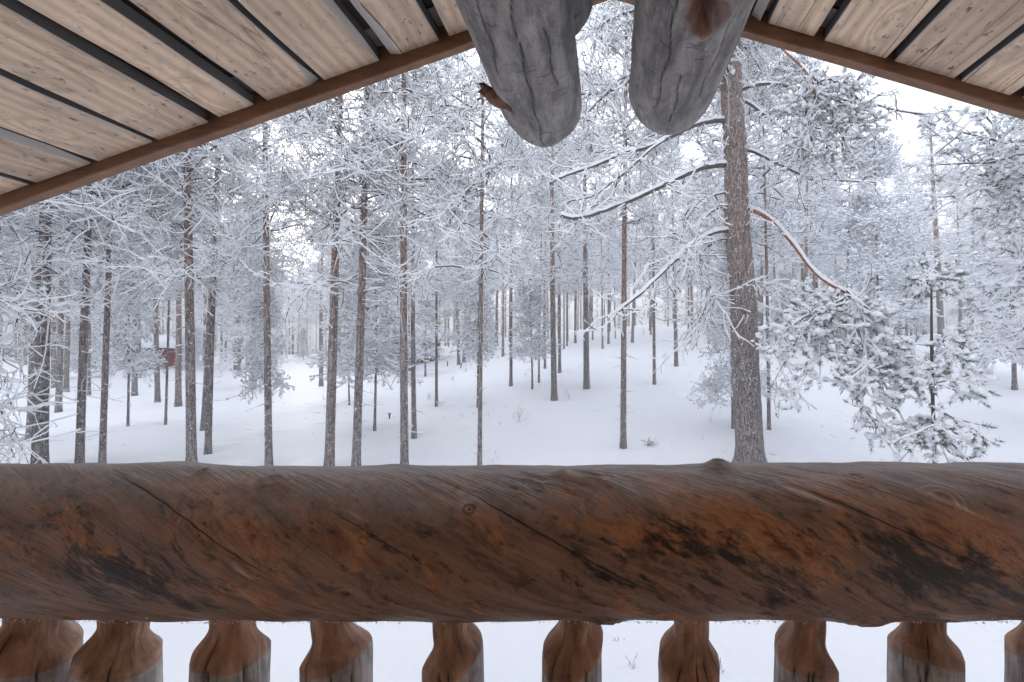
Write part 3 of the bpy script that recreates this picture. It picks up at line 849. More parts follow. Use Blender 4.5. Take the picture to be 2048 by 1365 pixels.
# floor of the porch and the log it stands on (outside the frame)
me = log_mesh(lambda S: (RY + 0 * S, EYE - 1.40 + 0 * S), lambda S, A: .11 + 0 * S, -1.75, 1.35, 60, 24, GREYLOG, None, 'X')
me.transform(Matrix.Translation(-Vector(railing.location)))
link('sill_log', me, railing)
deck = tag(empty('porch_floor', (0, 0, EYE - 1.45)), kind='structure')
for k in range(22):
    mbp = MB(); box(mbp, (0, -.45, 0), (.142, 2.5, .035)); o = link('floor_plank', mbp.mesh('floor_plank', DECKM), deck); o.location = (-1.7 + k * .146, 0, 0)
deck.location.z = EYE - 1.44
wall = tag(empty('oversize_cabin_wall', (0, -1.7, 0)), kind='structure')  # unseen wall, oversized to shade the near snow, pale to bounce light
for k in range(32):
    hw = 6.5 if k < 14 else 6.5 - (k - 13) * .32
    me = log_mesh(lambda S: (0 * S, 0 * S), lambda S, A: .14 + 0 * S, -hw, hw, 20, 16, WALLLOG, None, 'X')
    o = link('wall_log', me, wall); o.location = (0, 0, .6 + k * .26)
print('porch done')

# ------------------------------------------------------------------ pines
def trunk_mesh(H, r0, seed=0, ns=14, nr=46, bend=.04, big=False, path=None, rtop=.22):
    t = np.linspace(0, 1, nr); z = -.4 + t * (H + .4)
    g = np.random.default_rng(seed)
    c1, c2 = g.uniform(-bend, bend, 2)
    cx = c1 * np.sin(t * 4 + seed); cy = c2 * np.sin(t * 3 + seed * 2)
    r = r0 * (1 - (1 - rtop) * t ** 1.25); r = r * (1 + .30 * np.exp(-np.clip(z, 0, None) / .16))
    a = np.linspace(0, 2 * np.pi, ns, endpoint=False)
    T, A = np.meshgrid(t, a, indexing='ij')
    rr = r[:, None] * (1 + .05 * fbm(np.stack([np.cos(A) * 1.5, np.sin(A) * 1.5, T * H * 3 + seed], -1), 3))
    if big: rr = rr * (1 + .05 * fbm(np.stack([np.cos(A) * 7, np.sin(A) * 7, T * H * 3.5], -1), 3))
    if path is not None: cx, cy = path(z)
    V = np.stack([cx[:, None] + rr * np.cos(A), cy[:, None] + rr * np.sin(A), np.broadcast_to(z[:, None], rr.shape)], -1)
    m = MB(); i = np.arange(nr - 1)[:, None] * ns; j = np.arange(ns)[None]
    m.add(V, np.stack([(i + j).ravel(), (i + (j + 1) % ns).ravel(), (i + ns + (j + 1) % ns).ravel(), (i + ns + j).ravel()], 1))
    return m
def crown_mesh(name, H, cb, Rc, nl, nt, nu, tuft, seed, kt=5, ku=4, sn=1.0, droop=0.0, shape='pine', k0=8, spread_low=1.0, blade=6, zexp=1.0, tw=1.0, curl=1.0, q0=.12):
    """snow-laden crown: limbs > twigs > fine twigs, with needle tufts on a share of the ends"""
    global R
    R = np.random.default_rng(seed)
    m = MB()
    t = np.sort(R.random(nl)) ** zexp
    h = cb + t * (H - cb) * .99
    az = np.arange(nl) * 2.399 + R.uniform(-.5, .5, nl)
    if shape == 'pine': prof = (0.55 + .45 * np.sin(np.clip(t * 1.25 + .12, 0, 1) * np.pi)) * (1 - .75 * t ** 3)
    else: prof = (1 - t) ** .75 * .92 + .10
    L = Rc * prof * R.uniform(.6, 1.12, nl)
    el = np.where(t < .5, R.normal(-.05 - droop, .22, nl), R.normal(.25, .25, nl)) if shape == 'pine' else R.normal(-.05 - droop, .12, nl) + t * .4
    d = np.stack([np.cos(az) * np.cos(el), np.sin(az) * np.cos(el), np.sin(el)], -1)
    p0 = np.stack([0 * h, 0 * h, h], -1)
    bend = np.stack([R.normal(0, .12, nl), R.normal(0, .12, nl), R.normal(.03 - droop * .7, .12, nl)], -1)
    P = curves(p0, d, L, k0, bend, .06 * curl)
    s = np.linspace(0, 1, k0)[None]
    r = (.006 + .0075 * L[:, None]) * (1.05 - s * .85)
    tubes4(m, P, r, sn * (.010 + .014 * R.random((nl, k0))) * (1.1 - .5 * s), (0, 1), .5)
    # twigs
    n1 = nl * nt
    li = np.repeat(np.arange(nl), nt); q = R.uniform(q0, 1.0, n1) ** .8
    x = q * (k0 - 1); i0 = np.minimum(x.astype(int), k0 - 2); f = (x - i0)[:, None]
    b0 = P[li, i0] * (1 - f) + P[li, i0 + 1] * f; T = nrm(P[li, i0 + 1] - P[li, i0])
    side = nrm(np.cross(T, [0, 0, 1.0])) * np.where(R.random(n1) < .5, -1, 1)[:, None]
    ang = R.uniform(.45, 1.35, n1)[:, None]
    d1 = T * np.cos(ang) + side * np.sin(ang) + np.stack([0 * q, 0 * q, R.normal(.10 - droop * .5, .35, n1)], -1)
    L1 = (L[li] * R.uniform(.22, .5, n1) * (1.15 - .5 * q)) * tw + .08
    bd = R.normal(0, .34 * curl, (n1, 3)); bd[:, 2] += .10 - droop * .6
    P1 = curves(b0, d1, L1, kt, bd, .085 * curl)
    s1 = np.linspace(0, 1, kt)[None]
    tubes4(m, P1, .0065 * (1.15 - s1 * .6) * np.ones((n1, 1)), sn * (.010 + .012 * R.random((n1, kt))))
    n2 = n1 * nu
    if nu:
        li = np.repeat(np.arange(n1), nu); q = R.uniform(.2, 1.0, n2)
        x = q * (kt - 1); i0 = np.minimum(x.astype(int), kt - 2); f = (x - i0)[:, None]
        b0 = P1[li, i0] * (1 - f) + P1[li, i0 + 1] * f; T = nrm(P1[li, i0 + 1] - P1[li, i0])
        d2 = nrm(T * .7 + R.normal(0, .6, (n2, 3)) + np.array([0, 0, .12 - droop * .4]))
        L2 = R.uniform(.10, .30, n2) * (.6 + .4 * Rc / 1.6)
        bd = R.normal(0, .5 * curl, (n2, 3)); bd[:, 2] += .05 - droop * .4
        P2 = curves(b0, d2, L2, ku, bd, .13 * curl)
        s2 = np.linspace(0, 1, ku)[None]
        tubes4(m, P2, .0045 * (1.1 - s2 * .5) * np.ones((n2, 1)), sn * (.008 + .010 * R.random((n2, ku))), (0, 1))
        E, ED = P2[:, -1], nrm(P2[:, -1] - P2[:, -2])
    else:
        E, ED = P1[:, -1], nrm(P1[:, -1] - P1[:, -2])
    if tuft > 0:
        k = R.random(len(E)) < tuft
        E, ED = E[k], ED[k]
        blades(m, E - ED * .03, ED, .105 * (.8 + .2 * sn), .009, blade, .75, 3)
        sz = sn * R.uniform(.028, .066, (len(E), 1)) * np.array([[1, 1, .62]])
        lumps(m, E + [0, 0, .02], sz, OCT, 2, .16)
    return m.mesh(name, [TWIG, RIME, SNOW, FNEEDLE])
print('prototypes')
# unit crowns: built for a 13 m tree; copies are scaled
CR = {}
for k in range(4): CR['twig%d' % k] = crown_mesh('pine_crown', 13, [3.6, 4.4, 5.0, 3.4][k], 1.9, 66, 11, 5, .16, 100 + k, kt=6, sn=.74, zexp=.85, curl=1.5, q0=.30)
for k in range(3): CR['tuft%d' % k] = crown_mesh('pine_crown', 13, [4.0, 5.2, 3.2][k], 1.65, 60, 11, 4, .6, 200 + k, kt=4, ku=3, sn=1.0, zexp=.85, q0=.22)
for k in range(1, 2): CR['low%d' % k] = crown_mesh('pine_crown', 9, .7, 2.0, 56, 13, 4, .06, 300 + k, kt=7, ku=5, sn=1.1, droop=.22, zexp=1.1, curl=1.7)
for k in range(2): CR['young%d' % k] = crown_mesh('pine_crown', 5, 1.5, .85, 46, 10, 3, .85, 400 + k, kt=3, ku=3, sn=1.2, droop=.25, shape='spruce')
for k in range(2): CR['tier%d' % k] = crown_mesh('pine_crown', 9, 1.2, 2.1, 60, 16, 4, .9, 500 + k, kt=4, ku=3, sn=1.5, droop=.1, shape='spruce')
for k in range(4): CR['far%d' % k] = crown_mesh('pine_crown', 13, [4.6, 6.2, 4.0, 7.0][k], 1.65, 44, 9, 3, .9, 600 + k, kt=3, ku=3, sn=1.7, k0=6, blade=4)
CH = {'twig': 13, 'tuft': 13, 'low': 9, 'young': 5, 'tier': 9, 'far': 13}
FT = [trunk_mesh(13, .11, 700 + k, 10, 16).mesh('trunk', BARK_FAR, True) for k in range(3)]
R = np.random.default_rng(77)
def dead_twigs(H, r0, n, seed):
    global R
    R = np.random.default_rng(seed); m = MB()
    z = R.uniform(.5, H, n); az = R.uniform(0, 6.28, n)
    p0 = np.stack([np.cos(az) * r0 * .7, np.sin(az) * r0 * .7, z], -1)
    d = np.stack([np.cos(az), np.sin(az), R.normal(.0, .25, n)], -1)
    L = R.uniform(.06, .5, n) * R.uniform(.3, 1, n)
    P = curves(p0, d, L, 4, R.normal(0, .15, (n, 3)), .04)
    tubes4(m, P, .006 * np.ones((n, 4)) * np.linspace(1, .5, 4), .008 * np.ones((n, 4)) * R.uniform(.2, 1.4, (n, 1)))
    # snow crust clods stuck on the bark
    c = int(n * 2.2); az = R.uniform(0, 6.28, c)
    rr = r0 * .97
    C = np.stack([np.cos(az) * rr, np.sin(az) * rr, R.uniform(.1, H + 2, c)], -1)
    lumps(m, C, R.uniform(.008, .022, (c, 1)) * np.array([[1, 1, .9]]), OCT, 1, .25)
    return m.mesh('dead_twigs', [TWIG, SNOW])
GRP = None
def pine(px, py, w, pxt, pyt, crown, label, H=13.5, Rs=1.0, r=None, az=None, grp=None, dead=26, Y=None, cat='pine tree', zs=None):
    if Y is None: base = hit_ground(px, py)
    else:
        X = (px - PX) / F * Y; base = np.array([X, Y, float(ground(X, Y))])
    rad = r or max(.028, w / F * base[1] / 2 * .82)
    top = W(pxt, pyt, base[1])
    lean = math.atan2(top[0] - base[0], top[2] - base[2])
    root = tag(empty('pine_tree', base), label, cat, grp)
    root.rotation_euler = (0, lean, 0)
    sd_ = abs(int(px * 7 + py))
    link('trunk', trunk_mesh(H, rad, sd_, 14, 46).mesh('trunk', BARK, True), root)
    c = link('crown', CR[crown], root)
    k = H / CH[crown[:-1]]
    c.scale = (Rs, Rs, k if zs is None else zs); c.rotation_euler = (0, 0, az if az is not None else (px * 1.7) % 6.28)
    if dead: tag(link('dead_twigs', dead_twigs(min(4.5, H * .4), rad, dead, sd_), root), kind='stuff')
    return root
T = [
 # px, base y, width, x at, y at, crown, label, H, crown scale
 (80, 945, 26, 95, 442, 'twig3', 'reddish brown pine trunk nearest the left edge behind looping snowy branches', 13, 1.0),
 (62, 880, 18, 72, 600, 'twig1', 'grey pine trunk half hidden just left of the thick reddish left-edge pine', 13, 1.0),
 (162, 935, 15, 178, 487, 'twig0', 'slim pine leaning right, first to the right of the left-edge pine', 13, 1.0),
 (206, 935, 12, 220, 442, 'twig2', 'thin reddish pine second to the right of the left-edge pine', 12.5, .9),
 (381, 935, 19, 373, 320, 'twig3', 'straight snow-speckled pine under the left roof slope, brown above and grey below', 14, .85),
 (418, 905, 13, 430, 532, 'twig1', 'slightly leaning brown pine just right of the straight speckled pine', 12, .9),
 (406, 857, 10, 416, 660, 'tuft0', 'thin grey trunk touching the leaning brown pine on its left', 12, .9),
 (537, 935, 15, 530, 260, 'twig0', 'tall reddish brown pine left of the bright gap in the sky', 14, .62),
 (659, 940, 21, 674, 430, 'twig2', 'grey leaning pine, left one of the grey pair left of centre', 11.5, .75),
 (713, 940, 19, 724, 433, 'twig3', 'grey snow-flecked pine, right one of the grey pair left of centre', 13, .8),
 (813, 945, 18, 807, 150, 'twig1', 'tall dark brown pine with long side branches left of centre', 14.5, 1.0),
 (831, 872, 11, 828, 440, 'tuft1', 'grey pine close behind the tall dark brown one', 13, 1.0),
 (960, 940, 11, 966, 180, 'twig3', 'slender pinkish brown pine rising under the knot stub of the grey log', 14, .8),
 (955, 813, 4, 957, 500, 'young0', 'very thin dark trunk right behind the slender pinkish pine', 7, .9),
 (851, 752, 5, 851, 650, 'young1', 'bushy frosted young pine half hiding the dim brown cabin', 5, 1.3),
 (872, 810, 7, 874, 560, 'tuft2', 'thin brown pine in front of the dim brown cabin', 11, .9),
 (749, 858, 6, 752, 600, 'young1', 'thin young pine between the grey pair and the tall dark brown pine', 6, 1.3),
 (699, 809, 4, 697, 620, 'young0', 'thin sapling trunk between the two grey leaning pines', 6, 1.2),
 (643, 772, 9, 644, 520, 'tuft0', 'far grey trunk left of the grey pair', 12, .45),
 (355, 811, 12, 357, 520, 'tuft1', 'stout grey trunk right of the red cabin', 12, 1.0),
 (315, 804, 10, 308, 560, 'tuft2', 'pine with an orange foot in front of the red cabin', 12, 1.0),
 (254, 853, 5, 256, 560, 'young0', 'young pine with drooping frosted crown left of the red cabin', 6.2, .75),
 (330, 849, 5, 335, 640, 'tuft1', 'thin bare stem between the orange-footed pine and the stout grey trunk', 10, .35),
 (270, 790, 10, 272, 520, 'tuft1', 'grey trunk behind the young drooping pine left of the red cabin', 13, .8),
 (118, 823, 11, 122, 560, 'tuft1', 'dark trunk between the left-edge pine and the slim leaning pine', 12, 1.0),
 (135, 784, 9, 138, 600, 'tuft2', 'farther grey trunk behind the slim leaning pine', 12, 1.0),
 (176, 790, 6, 177, 600, 'tuft0', 'thin far trunk just right of the slim leaning pine', 11, 1.0),
 (507, 775, 10, 512, 520, 'tier0', 'dense snow-laden pine just left of the tall reddish brown one', 9, .75),
 (529, 870, 4, 529, 660, 'young1', 'very thin stem hugging the foot of the tall reddish brown pine', 5, .6),
 (444, 725, 5, 444, 560, 'tuft1', 'distant thin trunk right of the leaning brown pine', 12, 1.0),
 (917, 730, 8, 913, 480, 'tuft2', 'left one of two close grey trunks in the middle distance left of centre', 12.5, 1.0),
 (928, 725, 8, 938, 500, 'tuft0', 'right one of two close grey trunks in the middle distance left of centre', 12.5, 1.0),
 (971, 697, 8, 971, 520, 'far1', 'short-looking dark trunk just right of the slender pinkish pine', 12.5, 1.0),
 (1005, 713, 6, 1007, 480, 'far2', 'thin reddish trunk left of the straight brown pine at the centre', 13, 1.0),
 (1022, 770, 8, 1023, 420, 'tuft1', 'straight brown pine with grey foot at the centre of the photo', 13, .95),
 (1064, 777, 5, 1062, 700, 'young0', 'forked little pine with dark frosted crown at the centre', 5.0, 1.15),
 (1079, 764, 5, 1082, 500, 'tuft2', 'thin brown pine just right of the forked little pine', 12, .8),
 (1090, 736, 6, 1091, 520, 'far3', 'thin grey pine just left of the thick pale grey pine', 12, .9),
 (1109, 798, 15, 1105, 380, 'tuft0', 'thick pale grey pine with rosy upper trunk right of centre', 13, 1.0),
 (1119, 744, 8, 1118, 440, 'far0', 'dark grey trunk close to the right of the thick pale grey pine', 13, 1.0),
 (1173, 775, 15, 1170, 430, 'twig0', 'thick grey pine with a tangle of twigs at its middle', 13, .9),
 (1128, 698, 4, 1128, 520, 'far1', 'thin far trunk between the two thick pale grey pines, left of its neighbour', 12, 1.0),
 (1135, 693, 4, 1135, 520, 'far2', 'thin reddish far trunk between the two thick pale grey pines', 12, 1.0),
 (1185, 680, 4, 1185, 520, 'far3', 'far thin trunk right behind the thick grey pine with tangled twigs', 12, 1.0),
 (1205, 698, 5, 1203, 540, 'far0', 'far dark trunk, left of a pair beneath the tip of the snowy limb', 12, 1.0),
 (1217, 688, 6, 1217, 540, 'far1', 'far grey trunk, right of a pair beneath the tip of the snowy limb', 12, 1.0),
 (1247, 891, 15, 1250, 420, 'tuft1', 'reddish pine with dead side twigs beneath the long snowy limb', 13, .8),
 (1309, 767, 8, 1306, 440, 'tuft2', 'thin grey pine standing alone on the slope right of the dead-twigged pine', 13, .9),
 (1352, 731, 10, 1345, 400, 'tuft0', 'reddish straight pine alone high on the slope left of the big pine', 13, .9),
 (1377, 667, 5, 1377, 520, 'far2', 'far trunk at the crest of the slope left of the big pine', 12, 1.0),
 (1465, 853, 7, 1462, 640, 'tier1', 'dense frosted young pine half behind the big pine on its left', 5.2, .52),
 (1537, 856, 9, 1530, 440, 'tuft1', 'slim pine just right of the big pine behind its orange limb', 12, .9),
 (1884, 681, 15, 1867, 380, 'tuft2', 'orange-brown pine on the right bank behind the small snow-laden pine', 14, 1.15),
 (1813, 679, 6, 1811, 540, 'young1', 'thin young tree on the bank left of the orange-brown pine', 7, 1.6),
 (1757, 712, 7, 1752, 340, 'tier0', 'broad snow-laden pine with tiered white branches on the right', 11, 1.15),
 (2027, 776, 10, 2022, 600, 'tier1', 'dense frosted pine with short bare trunk at the right edge', 7.6, .85),
 (1936, 659, 5, 1936, 560, 'young0', 'thin young tree on the crest of the right bank', 6, 1.5),
 (1849, 634, 10, 1848, 480, 'far3', 'grey trunk on the crest left of the orange-brown pine', 13, 1.0),
 (1922, 634, 7, 1914, 390, 'far0', 'rosy trunk on the crest right of the orange-brown pine', 14, 1.0),
 (1942, 634, 10, 1947, 392, 'far1', 'tall orange trunk against the pale sky on the right crest', 14, .9),
 (1672, 640, 6, 1670, 400, 'far2', 'thin trunk against the forest above the drooping green bough', 13, 1.0),
]
for e in T:
    pine(*e[:7], H=e[7], Rs=e[8], dead=(60 if 'dead' in e[6] else 30) if e[2] > 8 else 8)
# trees that only reach into the frame with their branches
pine(-190, 1000, 20, -185, 500, 'low1', 'near snowy pine beyond the left edge whose curling branches fill the lower left', 10, .85, Y=6.8, dead=0)
pine(-40, 900, 16, -30, 500, 'twig0', 'pine at the left edge with branches bowed under snow', 12, .8, Y=9.2, az=2.0, dead=0)
for k, (x_, y_) in enumerate([(-9.5, 4.2), (-8.2, 1.2), (7.6, 2.6), (8.8, 5.2), (-12, 6.0)]):  # unseen pines, added only to darken the snow near the porch
    pine(PX + x_ / y_ * F, 700, 16, PX + x_ / y_ * F, 500, 'twig%d' % (k % 4), 'unseen pine added beside the cabin to shade the near snow', 13, 1.1, Y=y_, dead=0, grp='unseen pines added for shade')
pine(1474, 800, 14, 1474, 500, 'tuft2', 'pine hidden right behind the big pine trunk', 14, 1.25, Y=13.5, dead=0)
pine(2150, 900, 20, 2140, 500, 'tier1', 'snow-laden pine beyond the right edge reaching in with dark green boughs', 11, 1.0, Y=10.5, dead=0)
gm = bpy.data.objects['snowy_ground'].data
gv = np.zeros(len(gm.vertices) * 3); gm.vertices.foreach_get('co', gv); gv = gv.reshape(-1, 3)
for e in T:
    b_ = hit_ground(e[0], e[1])
    if b_[1] > 28: continue
    r_ = .16 + e[2] / F * b_[1]; d = np.hypot(gv[:, 0] - b_[0] - .03, gv[:, 1] - b_[1])
    gv[:, 2] += -.07 * np.exp(-(d / r_) ** 2) + .035 * np.exp(-((d - 2.1 * r_) / r_) ** 2)
gm.vertices.foreach_set('co', gv.ravel()); gm.update()
# forest behind: single trees that nothing tells apart
cnt = 0; placed = []
g = np.random.default_rng(21)
named = [hit_ground(e[0], e[1])[:2] for e in T]
while cnt < 228:
    u = g.uniform(-1.62, 1.12); Y = 15 + 50 * g.random() ** .75; X = u * Y
    pxx = PX + u * F
    # keep the open glade: no trunks closer than the listed ones suggest
    ymin = np.interp(pxx, [-200, 300, 480, 600, 800, 900, 1000, 1200, 1450, 1560, 1750, 1900, 2150], [15, 22, 26, 26, 26, 28, 31, 32, 29, 22, 20, 23, 23])
    if Y < ymin: continue
    if abs(pxx - 590) < 62 and Y < 52: continue
    if abs(pxx - 1880) < 24: continue
    if abs(pxx - 318) < 10 + .8 / Y * F and Y < 38: continue
    reg = ['left of the slim speckled pine', 'behind the red cabin', 'behind the glade left of the centre', 'behind the crest of the slope at the centre', 'behind the right bank'][int(np.digitize(pxx, [200, 480, 900, 1460]))]
    if min([9] + [math.hypot(X - a, Y - b_) for a, b_ in placed]) < .9: continue
    placed.append((X, Y))
    s = g.uniform(.85, 1.12)
    root = tag(empty('pine_tree', (X, Y, float(ground(X, Y)))), 'snow-covered far pine ' + reg, 'pine tree', 'far pines ' + reg)
    root.rotation_euler = (g.normal(0, .012), g.normal(0, .015), g.uniform(0, 6.28)); root.scale = (s, s, s)
    link('trunk', FT[cnt % 3], root).scale = (g.uniform(.5, 1.1),) * 2 + (1,)
    c = link('crown', CR['far%d' % g.integers(0, 4)], root); c.rotation_euler.z = g.uniform(0, 6.28)
    cnt += 1
for k in range(34):
    for _ in range(50):
        u = g.uniform(-1.5, 1.0); Y = g.uniform(24, 55); pxx = PX + u * F
        if Y > np.interp(pxx, [-200, 300, 480, 600, 800, 900, 1000, 1200, 1450, 1560, 1750, 1900, 2150], [17, 28, 30, 30, 28, 36, 46, 48, 44, 26, 26, 30, 30]): break
    X = u * Y; s = g.uniform(.5, 1.1)
    if 265 < pxx < 365 or 775 < pxx < 885: continue
    root = tag(empty('young_pine', (X, Y, float(ground(X, Y)))), 'low frosted young pine under the far trees', 'pine tree', 'young pines under the far trees')
    root.rotation_euler = (0, 0, g.uniform(0, 6.28)); root.scale = (s, s, s)
    c = link('crown', CR['young%d' % (k % 2)], root); c.location.z = -1.0 ; c.scale = (1.1, 1.1, 1.15)
    link('trunk', FT[k % 3], root).scale = (.35, .35, .3)
# far-off wood that reads as one mass
mbw = MB()
R = np.random.default_rng(5)
for k in range(420):
    Y = R.uniform(62, 130); u = R.uniform(-1.7, 1.3); X = u * Y
    z0 = float(ground(X, Y)); H = R.uniform(11, 17)
    t = np.array([0, 1.0]); rr = R.uniform(.09, .16)
    P = np.array([[[X, Y, z0 - .5], [X + R.normal(0, .1), Y, z0 + H]]])
    S = np.array([1, 0, 0.]); 
    V = np.array([[X - rr, Y, z0 - .5], [X, Y - rr, z0 - .5], [X + rr, Y, z0 - .5], [X - rr * .4, Y, z0 + H], [X, Y - rr * .4, z0 + H], [X + rr * .4, Y, z0 + H]])
    mbw.add(V, [[0, 1, 4, 3], [1, 2, 5, 4]], 0)
    n = 110; tt = R.random(n) ** .8; h = z0 + .2 + tt * (H - .2); a = R.uniform(0, 6.28, n); q = 1.7 * (1 - .6 * tt) * R.random(n) ** .6
    C = np.stack([X + np.cos(a) * q, Y + np.sin(a) * q, h], -1)
    lumps(mbw, C, R.uniform(.18, .42, (n, 1)) * np.array([[1, 1, .45]]), OCT, 1, .35)
tag(link('distant_forest', mbw.mesh('distant_forest', [BARK_FAR, RIME])), 'pale far-off wood closing the view behind the pines', 'forest', kind='stuff')
# clods and bits of bark dropped from the branches
R = np.random.default_rng(44); n = 420
yy = 3 + 20 * R.random(n) ** .8; xx = R.uniform(-1.4, .95, n) * yy
C = np.stack([xx, yy, ground(xx, yy) + .004], -1); m = MB()
lumps(m, C[:330], R.uniform(.012, .045, (330, 1)) * np.array([[1.2, 1, .55]]), ICO1, 0, .2)
Pc = curves(C[330:] + [0, 0, .006], R.normal(0, 1, (90, 3)) * [1, 1, .15], R.uniform(.05, .28, 90), 4, R.normal(0, .2, (90, 3)) * [1, 1, .1], .05)
tubes4(m, Pc, np.full((90, 4), .0035), np.full((90, 4), .004), (1, 0), .6)
tag(link('fallen_clods', m.mesh('fallen_clods', [SNOW, TWIG])), 'small snow clods and twigs dropped on the snow', 'debris', kind='stuff')
print('forest')

# ------------------------------------------------------------------ the big near pine
R = np.random.default_rng(31)
BY = 8.5
bb = np.array([(1502 - PX) / F * BY, BY, float(ground((1502 - PX) / F * BY, BY))])
big = tag(empty('pine_tree', bb), 'big thick-barked pine with long snowy limbs right of centre', 'pine tree')
kz = np.array([W(1500, 925, BY), W(1490, 700, BY), W(1480, 500, BY), W(1473, 400, BY), W(1469, 300, BY), W(1464, 170, BY), W(1458, 0, BY), W(1452, -200, BY)])
kzz = kz[::1, 2] - bb[2]; kxx = kz[:, 0] - bb[0]
def bigpath(z): return np.interp(z, kzz, kxx) + .012 * np.sin(z * 2.3), .02 * np.sin(z * 1.7)
tm = trunk_mesh(12.5, .285, 5, 64, 420, big=True, path=bigpath, rtop=.55)
link('trunk', tm.mesh('trunk', BARK_BIG, True), big)
def rad_at(z): return .285 * (1 - .45 * np.clip((z + .4) / 12.9, 0, 1) ** 1.25)
# bark scales and snow crust as real pieces
n = 2600; z = R.uniform(0, 7.5, n); a = R.uniform(3.2, 6.2, n) + np.where(R.random(n) < .2, 1.5, 0)
cx, cy = bigpath(z); rr = rad_at(z)
m = MB(); C = np.stack([cx + np.cos(a) * rr, cy + np.sin(a) * rr, z], -1)
msk = fbm(C * 1.6, 3) + R.normal(0, .12, n) > .02
lumps(m, C[msk], R.uniform(.004, .018, (msk.sum(), 1)) ** 1.0 * np.array([[1.0, 1.0, .8]]), OCT, 0, .4)
tag(link('snow_crust', m.mesh('snow_crust', SNOW), big), kind='stuff')
def snow_cap(m, P, r, th, mi=1, ns=9, gap=.0):
    """rounded ridge of snow lying along the top of a limb"""
    k = len(P); T = nrm(np.gradient(P, axis=0)); S = nrm(np.cross(T, [0, 0, 1.0])); U = np.cross(S, T)
    flat = np.clip(1.15 - np.abs(T[:, 2]), .15, 1)
    n1 = fbm(np.stack([np.arange(k) * .5, np.full(k, R.uniform(0, 50)), np.zeros(k)], -1), 3)
    th = th * .85 * flat * (1 + .9 * n1)
    th = np.maximum(th, .002)
    a = np.linspace(.05, np.pi - .05, ns)
    V = P[:, None] + S[:, None] * (np.cos(a)[None, :, None] * (r * 1.02 + .25 * th)[:, None, None]) + U[:, None] * (np.where(np.sin(a) > 0, np.sin(a), np.sin(a))[None, :, None] * (r + th)[:, None, None])
    V = V + .10 * th[:, None, None] * R.normal(0, 1, (k, ns, 1)) * U[:, None]
    f = [[i * ns + j, (i + 1) * ns + j, (i + 1) * ns + j + 1, i * ns + j + 1] for i in range(k - 1) for j in range(ns - 1)]
    m.add(V.reshape(-1, 3), f, mi)
    m.add(np.vstack([P[-1], V[-1]]), [[0, j + 2, j + 1] for j in range(ns - 1)], mi)
LIMBM = m_plain('limb_bark', (.075, .06, .055), (.19, .155, .14), 22)
ORLIMB = m_plain('orange_limb_bark', (.22, .085, .04), (.50, .22, .12), 14)
def shoots(m, C, D, L=.16, needles=26, snow=1.0, mn=3, ms=1):
    """needle-clad shoots with pillows of snow"""
    n = len(C)
    if n == 0: return
    D = nrm(D)
    for s in np.linspace(.15, 1, 5):
        blades(m, C + D * L * s, D, .092, .0044, max(3, needles // 5), .6, mn)
    k = np.repeat(R.random(n) < .85, 3)
    off = np.tile([.15, .5, .85], n)[:, None] + R.normal(0, .08, (3 * n, 1))
    Cc = np.repeat(C, 3, 0) + np.repeat(D, 3, 0) * L * off + R.normal(0, .012, (3 * n, 3)) + [0, 0, .026]
    base_ = np.repeat(R.uniform(.032, .066, n), 3) * R.uniform(.65, 1.15, 3 * n)
    sz = snow * base_[:, None] * np.array([[1.15, 1.0, .74]])
    lumps(m, Cc[k], sz[k], ICO1, ms, .12)
def side_twigs(m, P, n, Ls, k=6, up=.0, mats=(0, 1), r=.008, sn=.016, sub=3, tmin=.1, wild=.6, bend=.35):
    kk_ = len(P); q = R.uniform(tmin, 1, n); x = q * (kk_ - 1); i0 = np.minimum(x.astype(int), kk_ - 2); f = (x - i0)[:, None]
    b0 = P[i0] * (1 - f) + P[i0 + 1] * f; T = nrm(P[i0 + 1] - P[i0])
    d = nrm(T * .6 + R.normal(0, wild, (n, 3)) + [0, 0, up]); L = R.uniform(*Ls, n)
    bd = R.normal(0, bend, (n, 3))
    P1 = curves(b0, d, L, k, bd, .09)
    s1 = np.linspace(1.1, .5, k)[None]
    tubes4(m, P1, r * s1 * np.ones((n, 1)), sn * R.uniform(.6, 1.3, (n, k)), mats)
    E = [(P1[:, -1], P1[:, -1] - P1[:, -2])]
    if sub:
        li = np.repeat(np.arange(n), sub); q = R.uniform(.25, 1, n * sub); x = q * (k - 1); i0 = np.minimum(x.astype(int), k - 2); f = (x - i0)[:, None]
        b0 = P1[li, i0] * (1 - f) + P1[li, i0 + 1] * f; T = nrm(P1[li, i0 + 1] - P1[li, i0])
        d = nrm(T + R.normal(0, .55, (n * sub, 3)) + [0, 0, up]); L = R.uniform(.35, .6, n * sub) * np.repeat(L, sub)
        P2 = curves(b0, d, L, 5, R.normal(0, bend, (n * sub, 3)), .1)
        tubes4(m, P2, r * .65 * np.linspace(1.1, .5, 5)[None] * np.ones((n * sub, 1)), sn * .75 * R.uniform(.6, 1.3, (n * sub, 5)), mats)
        E.append((P2[:, -1], P2[:, -1] - P2[:, -2]))
    return np.vstack([e[0] for e in E]), np.vstack([e[1] for e in E])
O = bb
